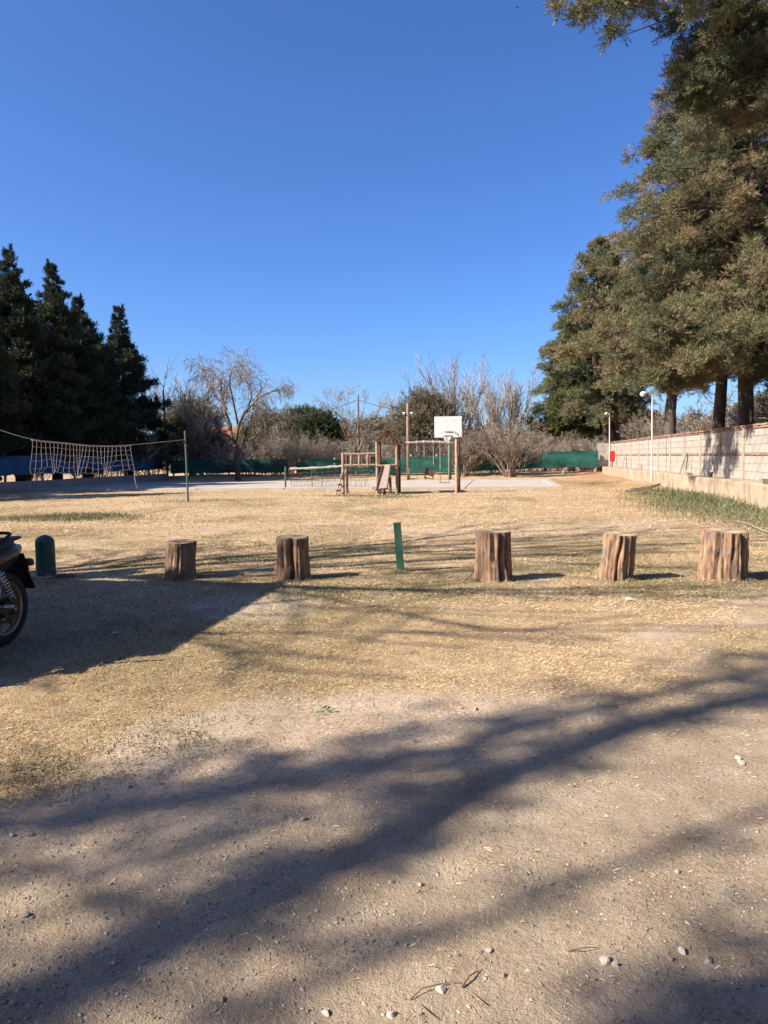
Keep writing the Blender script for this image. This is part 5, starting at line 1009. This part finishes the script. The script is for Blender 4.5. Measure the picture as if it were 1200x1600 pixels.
part('rear_rack', lambda q: loft(q, [(.02, .838, .07, .014, 4), (.14, .856, .065, .012, 4), (.23, .864, .05, .011, 4), (.245, .864, .03, .008, 3)], 16), 'black_plastic', True)
tl_ = part('tail_light', lambda q: loft(q, [(.16, .775, .06, .04, 3), (.22, .775, .055, .035, 3), (.235, .775, .03, .02, 2)], 16), 'amber', True)
def fender(q):
    an = np.linspace(R_(128), R_(32), 16); w = np.linspace(-1, 1, 7); P = np.array([[lp(.078 * x_, math.cos(a_) * (WR + .055 + .02 * max(0, 1.1 - a_)), WR + math.sin(a_) * (WR + .065) * (1 - .02 * x_ ** 2) - .03 * x_ ** 2) for x_ in w] for a_ in an]); q.grid(P); q.grid(P[::-1] - np.array([0, 0, .006]))
part('rear_fender', fender, 'black_plastic', True)
part('mud_flap', lambda q: (q.beam(lp(0, .24, .60), lp(0, .34, .415), .16, .012, up=(0, 1, .6))), 'black_plastic')
part('plate_holder', lambda q: q.beam(lp(0, .20, .73), lp(0, .27, .58), .16, .012, up=(0, 1, .4)), 'black_plastic')
for s_ in (1, -1):
    st_ = part('turn_signal', lambda q: q.tube([lp(s_ * .05, .13, .665), lp(s_ * .11, .15, .668)], [.016, .014], 8), 'black_plastic')
    part('lens', lambda q: q.lathe([(0, -.005), (.026, 0), (.032, .02), (.032, .06), (.026, .085), (0, .095)] if s_ > 0 else [(0, .005), (.026, 0), (.032, -.02), (.032, -.06), (.026, -.085), (0, -.095)], 16, axis='x', c=lp(s_ * .11, .15, .668)), 'amber', True, st_)
part('frame_tube', lambda q: (q.tube([lp(0, -1.0, .86), lp(0, -.75, .5), lp(0, -.55, .30)], .028, 8), q.tube([lp(0, -.9, .8), lp(0, -.4, .62), lp(0, .1, .66)], .022, 8)), 'black_plastic')
part('engine', lambda q: (q.box(lp(0, -.68, .36), (.26, .34, .22)), q.box(lp(0, -.76, .54), (.18, .18, .2), rx=.3)), 'rust')
part('exhaust', lambda q: q.tube([lp(-.1, -.85, .5), lp(-.14, -.8, .28), lp(-.17, -.4, .27), lp(-.19, .05, .33), lp(-.20, .3, .38)], [.022, .022, .024, .042, .042], 12), 'steel', True)
part('fuel_tank', lambda q: loft(q, [(-1.08, .84, .06, .06, 2.4), (-.98, .86, .13, .11, 2.6), (-.84, .87, .155, .12, 2.6), (-.7, .82, .12, .08, 2.6), (-.62, .79, .08, .05, 2.4)]), 'black_paint', True)
for s_ in (.09, -.09): part('fork', lambda q: q.tube([lp(s_, -1.25, WR), lp(s_, -1.06, .92)], .022, 10), 'steel', True)
part('handlebar', lambda q: q.tube([lp(.36, -.92, 1.0), lp(.2, -1.0, 1.03), lp(0, -1.05, .98), lp(-.2, -1.0, 1.03), lp(-.36, -.92, 1.0)], .014, 8), 'black_plastic', True)
part('headlight', lambda q: q.lathe([(0, 0.02), (.07, .0), (.085, -.05), (.08, -.11), (0, -.13)], 20, axis='y', c=lp(0, -1.12, .84)), 'black_plastic', True)
part('front_fender', lambda q: q.grid(np.array([[lp(.06 * x_, -1.25 + math.cos(a_) * (WR + .03), WR + math.sin(a_) * (WR + .03) - .02 * x_ * x_) for x_ in np.linspace(-1, 1, 5)] for a_ in np.linspace(R_(40), R_(160), 12)])), 'black_paint', True)
part('side_stand', lambda q: q.tube([lp(.1, -.5, .26), lp(.26, -.62, .01)], .014, 8), 'black_plastic')

# ------------------------------------------------------------------ stones, twigs, leaf, hoses
M['stone'] = tinted('grey_drive_stone', [(0, (.17, .135, .11)), (.5, (.29, .235, .19)), (1, (.45, .39, .32))], 14, .3, bump=.3)
GS = 'stones lying on the drive'
stones = [(690, 1551, 20, 'pale upright stone casting a sharp shadow, beside curved twigs'), (612, 1588, 17, 'pale wedge shaped stone at the bottom edge'), (508, 1581, 17, 'pale grey stone near the bottom edge left of the wedge stone'),
          (30, 1549, 16, 'round grey stone at the lower left'), (22, 1572, 15, 'grey stone below the round one at the lower left'), (8, 1566, 12, 'dark stone at the lower left picture edge'), (38, 1434, 18, 'flat brownish stone by the left edge'),
          (945, 1500, 20, 'largest pale stone of the cluster on the sunlit drive'), (962, 1507, 14, 'smaller stone touching the pale cluster stone'), (1066, 1487, 17, 'grey stone right of the pale cluster'), (1047, 1501, 13, 'dark stone just below the grey one right of the cluster'), (1107, 1499, 19, 'flat grey stone in the shade at the lower right'),
          (764, 1487, 13, 'rounded stone above the pale upright stone'), (788, 1527, 11, 'dark little stone right of the upright one'), (444, 1279, 12, 'left stone of a pair in the shaded band'), (476, 1281, 13, 'right stone of a pair in the shaded band'), (202, 1231, 12, 'whitish stone on the dry grass at the left'),
          (20, 1306, 14, 'leftmost stone of a row at the left edge'), (48, 1307, 14, 'whitish stone of a row at the left edge'), (1158, 1194, 14, 'white stone on the drive near the right edge'), (1153, 1184, 11, 'small white stone above the one near the right edge'), (893, 1228, 10, 'single small stone in the middle of the drive on the right'),
          (744, 1109, 10, 'right stone of the pair on the sunlit dry grass'), (720, 1107, 9, 'left stone of the pair on the sunlit dry grass'), (648, 1160, 10, 'small stone in the grass at the shadow edge'), (612, 1380, 11, 'small stone at the edge of the long shaded band'), (657, 1384, 10, 'small stone beside the long shaded band'), (348, 1563, 12, 'small dark stone at the bottom left of centre'), (290, 1414, 9, 'tiny pale stone in the left drive'), (1057, 1362, 11, 'small stone on the right of the drive'), (615, 1475, 13, 'stone of a broken pair in the shade at the bottom'), (634, 1479, 10, 'smaller stone of a broken pair in the shade at the bottom')]
for k, (px, py, w, lab) in enumerate(stones):
    p_ = G(px, py); sz = w / 2 / F_PX * dp(p_) * 1.15; r = np.random.default_rng(700 + k); q = ico(r, (sz, sz * r.uniform(.7, .95), sz * r.uniform(.55, .8)), tint=.85 if 'pale' in lab or 'white' in lab else (.15 if 'dark' in lab else .5))
    c_ = np.array([p_[0], p_[1], float(near_z(p_[0], p_[1])) + sz * .15]); q.v[0] = q.v[0] + c_; tag(q.build('stone', M['stone'], org=c_), lab, 'stone', GS)
M['dry_stick'] = plain('dry_stick', (0.24, 0.15, 0.09), (0.14, 0.085, 0.05), 20, bump=.2)
def stick(pts, r, label):
    P = np.array([G(*p_) for p_ in pts]); P[:, 2] = near_z(P[:, 0], P[:, 1]) + r * 1.2 + np.array([.012 * math.sin(k * 1.3) ** 2 for k in range(len(P))]); q = MB(); q.tube(P, np.linspace(r, r * .5, len(P)), 5); tag(q.build('twig', M['dry_stick'], org=P[0]), label, 'twig', 'twigs on the drive')
stick([(641, 1566), (660, 1553), (690, 1543), (712, 1540), (722, 1543)], .0022, 'curved dry twig arching behind the pale upright stone')
stick([(722, 1546), (733, 1535), (748, 1521)], .0032, 'short dry twig right of the pale upright stone'); stick([(738, 1554), (757, 1577)], .0028, 'straight dry twig pointing down to the bottom edge'); stick([(657, 1577), (678, 1596)], .0026, 'dark dry twig at the bottom edge near the wedge stone')
stick([(888, 1487), (910, 1485), (934, 1481)], .0025, 'pale thin twig above the pale stone cluster'); stick([(528, 1160), (548, 1172), (565, 1180)], .002, 'thin bent twig on the dry grass'); stick([(690, 1100), (710, 1112)], .002, 'thin straw stalk on the sunlit dry grass'); stick([(727, 907), (742, 892)], .006, 'thin dark stick leaning at the foot of the tallest stump')
M['leaf'] = plain('fresh_green_leaf', (0.13, 0.22, 0.05), (0.07, 0.13, 0.03), 8, rough=.5, bump=0)
lf = thing('leaf_sprig', G(505, 1116), 'sprig of fresh green leaves lying on the dry grass', 'leaf'); lr = np.random.default_rng(5)
for k in range(7):
    p_ = G(490 + 4.2 * k, 1121 - 1.6 * k + lr.normal(0, 3)); p_[2] = float(near_z(p_[0], p_[1])) + .012 + .008 * lr.random(); a_ = lr.uniform(-.6, 1.2); L_ = lr.uniform(.03, .05); d_ = np.array([math.cos(a_), math.sin(a_), .15]); s_ = np.array([-math.sin(a_), math.cos(a_), .2]) * L_ * .22
    q = MB(); q.add([p_, p_ + d_ * L_ * .5 + s_, p_ + d_ * L_, p_ + d_ * L_ * .5 - s_, p_ + d_ * L_ * .5 + (0, 0, .008)], t=[(0, 4, 1), (1, 4, 2), (2, 4, 3), (3, 4, 0)]); q.build('leaf', M['leaf'], lf)
def hose(pts, r, label, m='grey_wood'):
    P = np.array([G(*p_) for p_ in pts]); P[:, 2] = land(P[:, 0], P[:, 1]) + r + .02; sp_ = spline(P, np.linspace(0, len(P) - 1, 30)); q = MB(); q.tube(sp_, r, 7); tag(q.build('pipe', M[m], org=P[0]), label, 'pipe')
hose([(976, 769), (1000, 768), (1022, 764), (1046, 760)], .035, 'grey pipe lying on the soil before the ledge'); hose([(985, 767), (1010, 765), (1035, 762), (1058, 759)], .03, 'thinner grey pipe lying along the thick one')
hose([(1146, 817), (1165, 821), (1180, 827), (1192, 832), (1215, 838)], .018, 'grey hose end curling on the weeds near the widest stump')
p_ = G(1067, 766); a_ = np.linspace(0, math.pi, 12); q = MB(); q.tube([p_ + np.array([.35 * math.cos(t_), .1 * math.cos(t_), .5 * math.sin(t_)]) for t_ in a_], .022, 6); tag(q.build('hose_loop', M['dark_metal'], org=p_), 'dark hose bent into an arch above the weeds', 'hose')
M['paper'] = plain('white_litter_paper', (0.5, 0.48, 0.44), (0.42, 0.4, 0.36), 8, bump=0)
for k, (px, py, w, lab) in enumerate(((181, 993, 0.028, 'small pale scrap in the dark shadow'), (983, 940, 0.039, 'small white scrap right of the tallest stump'), (106, 832, 0.055, 'pale scrap on the lawn behind the bollard'), (118, 827, 0.033, 'smaller pale scrap on the lawn behind the bollard'))):
    p_ = G(px, py); p_[2] = float(near_z(p_[0], p_[1])) + .02; q = MB(); q.add([p_ + (-w, -w * .5, 0), p_ + (w, -w * .4, .01), p_ + (w * .9, w * .5, .0), p_ + (-w, w * .6, .015), p_ + (0, 0, .02)], t=[(0, 1, 4), (1, 2, 4), (2, 3, 4), (3, 0, 4)]); tag(q.build('paper_scrap', M['paper'], org=p_), lab, 'litter')
p_ = A(808, 12, 60); q = MB(); q.add([p_ + (-.16, 0, .1), p_ + (0, .04, 0), p_ + (.17, 0, .06), p_ + (0, -.05, .03), p_ + (.02, .1, .02)], t=[(0, 1, 3), (1, 2, 3), (1, 4, 2)]); tag(q.build('bird', M['dark_metal'], org=p_), 'tiny dark bird high in the blue sky', 'bird')

# ------------------------------------------------------------------ gravel, dry grass, green weeds
def in_view(x, y, pad=.12):
    P = np.stack([x, y, np.full_like(x, -EYE)], -1) @ CR; w = -P[:, 2]; ok = w > .3; return ok & (np.abs(P[:, 0] / np.where(ok, w, 1)) < 600 / F_PX + pad) & (P[:, 1] / np.where(ok, w, 1) > -800 / F_PX - pad)
def sample(n, d0, d1, r, gam=1.0):                            # points over the ground between two distances, denser near
    d = d0 + (d1 - d0) * r.random(n) ** gam; l = r.uniform(-.64, .64, n) * d; f = _FW[:2]; s_ = np.array([f[1], -f[0]]); p = f * d[:, None] + s_ * l[:, None]; k = in_view(p[:, 0], p[:, 1]); return p[k, 0], p[k, 1]
OCT_V = np.array([(1, 0, 0), (-1, 0, 0), (0, 1, 0), (0, -1, 0), (0, 0, 1), (0, 0, -1)], float); OCT_F = np.array([(0, 2, 4), (2, 1, 4), (1, 3, 4), (3, 0, 4), (2, 0, 5), (1, 2, 5), (3, 1, 5), (0, 3, 5)])
rg = np.random.default_rng(801)
x, y = sample(90000, 1.7, 8.0, rg, 1.2); keep = rg.random(len(x)) < (.10 + .9 * drive_mask(x, y)) * (.35 + .65 * sstep(.42, .62, fbm(x * 2.3, y * 2.3, 88))); x, y = x[keep], y[keep]; n = len(x)
sz = .0016 + .0052 * rg.random(n) ** 5; v = OCT_V[None] * (1 + rg.normal(0, .25, (n, 6, 1))) * (sz[:, None, None] * np.array([1.15, .9, .62])); ca, sa = np.cos(rg.random(n) * 6.3)[:, None], np.sin(rg.random(n) * 6.3)[:, None]
v = np.stack([v[..., 0] * ca - v[..., 1] * sa, v[..., 0] * sa + v[..., 1] * ca, v[..., 2]], -1) + np.stack([x, y, near_z(x, y) + sz * .25], -1)[:, None]
q = MB(); q.add(v.reshape(-1, 3), t=(OCT_F[None] + (np.arange(n) * 6)[:, None, None]).reshape(-1, 3), a=np.repeat(rg.random(n) ** 1.6, 6)); tag(q.build('gravel', M['stone']), 'fine loose gravel strewn over the dirt drive', 'gravel', kind='stuff')
M['straw'] = tinted('dry_grass_blades', [(0, (.15, .135, .055)), (.15, (.22, .175, .08)), (.4, (.42, .31, .17)), (.7, (.62, .475, .285)), (1, (.76, .62, .42))], 3, .15, transl=.15, world_space=True)
M['green_blade'] = tinted('green_grass_blades', [(0, (.085, .098, .045)), (.5, (.165, .172, .085)), (1, (.36, .30, .17))], 3, .15, transl=.2, world_space=True)
def blades(q, x, y, L, w, tilt, r, tint):
    n = len(x); az = r.random(n) * 6.283; el = np.clip(np.abs(r.normal(tilt[0], tilt[1], n)), .02, 1.5); d = np.stack([np.cos(az) * np.cos(el), np.sin(az) * np.cos(el), np.sin(el)], -1); s_ = np.stack([-np.sin(az), np.cos(az), r.normal(0, .25, n)], -1) * (w / 2)[:, None]
    p = np.stack([x, y, near_z(x, y) + .001], -1); v = np.stack([p - s_, p + s_, p + d * L[:, None] * .6 + s_ * .8 + (0, 0, .0), p + d * L[:, None] - np.stack([0 * L, 0 * L, L * .12], -1)], 1)
    q.add(v.reshape(-1, 3), t=(np.array([(0, 1, 2), (0, 2, 3)])[None] + (np.arange(n) * 4)[:, None, None]).reshape(-1, 3), a=np.repeat(tint, 4))
q = MB()
for n, d0, d1, gam, L0, L1, w0 in ((250000, 2.0, 7.0, .9, .010, .032, .0025), (120000, 7.0, 12.5, .8, .02, .05, .005), (110000, 12.5, 36, .8, .035, .08, .013)):
    x, y = sample(n, d0, d1, rg, gam); pr = (1 - .93 * drive_mask(x, y)) * (1 - .8 * bare_mask(x, y)) * (1 - .6 * red_mask(x, y)) * (.35 + .65 * sstep(.35, .6, fbm(x * 1.7, y * 1.7, 95))); pr = pr * ~((x > CX[0]) & (x < CX[-1]) & (y > CY[0]) & (y < CY[-1])) * (x < LEDGE_U) * (x > LEFT_U)
    k = rg.random(len(x)) < pr; x, y = x[k], y[k]; m_ = len(x); blades(q, x, y, rg.uniform(L0, L1, m_) * (.7 + .9 * fbm(x * 3, y * 3, 96)), w0 * rg.uniform(.6, 1.3, m_), (.25, .35), rg, np.clip(.60 + rg.normal(0, .2, m_) - .75 * green_mask(x, y) * rg.random(m_) + .5 * (fbm(x * .9, y * .9, 98) - .5), 0, 1))
tag(q.build('dry_grass', M['straw']), 'short dry straw coloured grass covering the yard', 'grass', kind='stuff')
q = MB()
def patch(cx, cy, rx, ry, n, L, w, tilt=(1.0, .3), rot=0.0, seed=1, hi=.5):
    r = np.random.default_rng(seed); a_, b_ = r.normal(0, .5, n), r.normal(0, .5, n); x = cx + a_ * rx * math.cos(rot) - b_ * ry * math.sin(rot); y = cy + a_ * rx * math.sin(rot) + b_ * ry * math.cos(rot); k = (x < LEDGE_U - .02) & (fbm(x * 2, y * 2, seed) > .33); x, y = x[k], y[k]; m_ = len(x); blades(q, x, y, L * r.uniform(.4, 1.2, m_), w * r.uniform(.7, 1.3, m_), tilt, r, np.clip(hi + r.normal(0, .22, m_), 0, 1))
gq = lambda px, py: G(px, py)[:2]
a_ = gq(1100, 790); b_ = gq(1040, 772); c_ = gq(1200, 812)
patch(*a_, 1.5, 4.0, 9000, .17, .012, seed=3, hi=.5); patch(*b_, 1.2, 3.0, 3000, .15, .014, seed=4, hi=.4); patch(*c_, 1.6, 2.6, 6000, .15, .010, seed=5, hi=.6); patch(6.1, 24.5, .7, 4.5, 2200, .36, .014, seed=6, hi=.4)
for k, (px, py, rx, ry, n, L_) in enumerate(((85, 811, 2.6, 1.0, 4200, .12), (130, 808, 1.3, .8, 2600, .16), (300, 783, 1.6, 1.5, 900, .09), (565, 775, 2.0, .35, 1100, .10), (610, 777, 1.2, .3, 700, .10), (935, 756, 1.0, 1.0, 500, .12), (370, 873, .5, .35, 1500, .05), (470, 903, .14, .12, 260, .07), (630, 896, .18, .12, 300, .07), (95, 902, .25, .15, 420, .07), (300, 900, .2, .15, 200, .05), (60, 1205, .5, .3, 900, .03), (280, 1150, .5, .35, 900, .03), (950, 882, 1.2, 1.2, 2200, .04), (1060, 925, 1.5, .6, 2200, .035), (540, 925, 1.2, .5, 2000, .035), (780, 930, 1.5, .5, 2000, .035), (470, 855, 1.6, .8, 1500, .05))):
    c_ = gq(px, py); patch(*c_, rx, ry, n, L_, .004 + .0004 * np.hypot(*c_), seed=20 + k, hi=.55, tilt=(.7, .4))
c_ = gq(170, 965); patch(*c_, 3.4, 2.2, 9000, .035, .005, seed=61, hi=.25, tilt=(.7, .4)); c_ = gq(420, 925); patch(*c_, 1.6, .8, 2500, .035, .005, seed=62, hi=.4, tilt=(.7, .4))  # green grass; the first patch's dark tint also paints deeper shade by the motorcycle
tag(q.build('green_grass', M['green_blade']), 'tufts of green grass and weeds in the yard and along the ledge', 'grass', kind='stuff')

# needles, bark crumbs and short twigs lying over the drive
M['litter'] = tinted('dry_needles_and_crumbs', [(0, (.07, .045, .03)), (.5, (.16, .105, .065)), (1, (.38, .28, .17))], 3, .1, world_space=True)
x, y = sample(16000, 1.7, 9.0, rg, 1.1); k = rg.random(len(x)) < sstep(.40, .66, fbm(x * 1.4, y * 1.4, 97)); x, y = x[k], y[k]; q = MB(); m_ = len(x)
blades(q, x, y, rg.uniform(.006, .028, m_), rg.uniform(.0016, .0042, m_), (.08, .12), rg, rg.random(m_)); tag(q.build('litter', M['litter']), 'dry needles and crumbs strewn over the drive and lawn edge', 'litter', kind='stuff')

# dry blades growing up against the foot of each stump and post
q = MB()
for px_, py_, R_f in ((277, 906, .19), (456, 907, .21), (773, 909, .22), (967, 908, .21), (1141, 908, .28), (66, 905, .13), (627, 893, .06)):
    c_ = G(px_, py_) + _FW * R_f * .75; n = 420; a_ = rg.random(n) * 6.283; rr_ = R_f * (1.02 + .30 * rg.random(n) ** 2); x, y = c_[0] + rr_ * np.cos(a_), c_[1] + rr_ * np.sin(a_)
    blades(q, x, y, rg.uniform(.02, .065, n), rg.uniform(.003, .006, n), (.9, .4), rg, np.clip(rg.normal(.5, .25, n), 0, 1))
tag(q.build('grass_fringe', M['straw']), 'dry grass fringe round the feet of the stumps and posts', 'grass', kind='stuff')
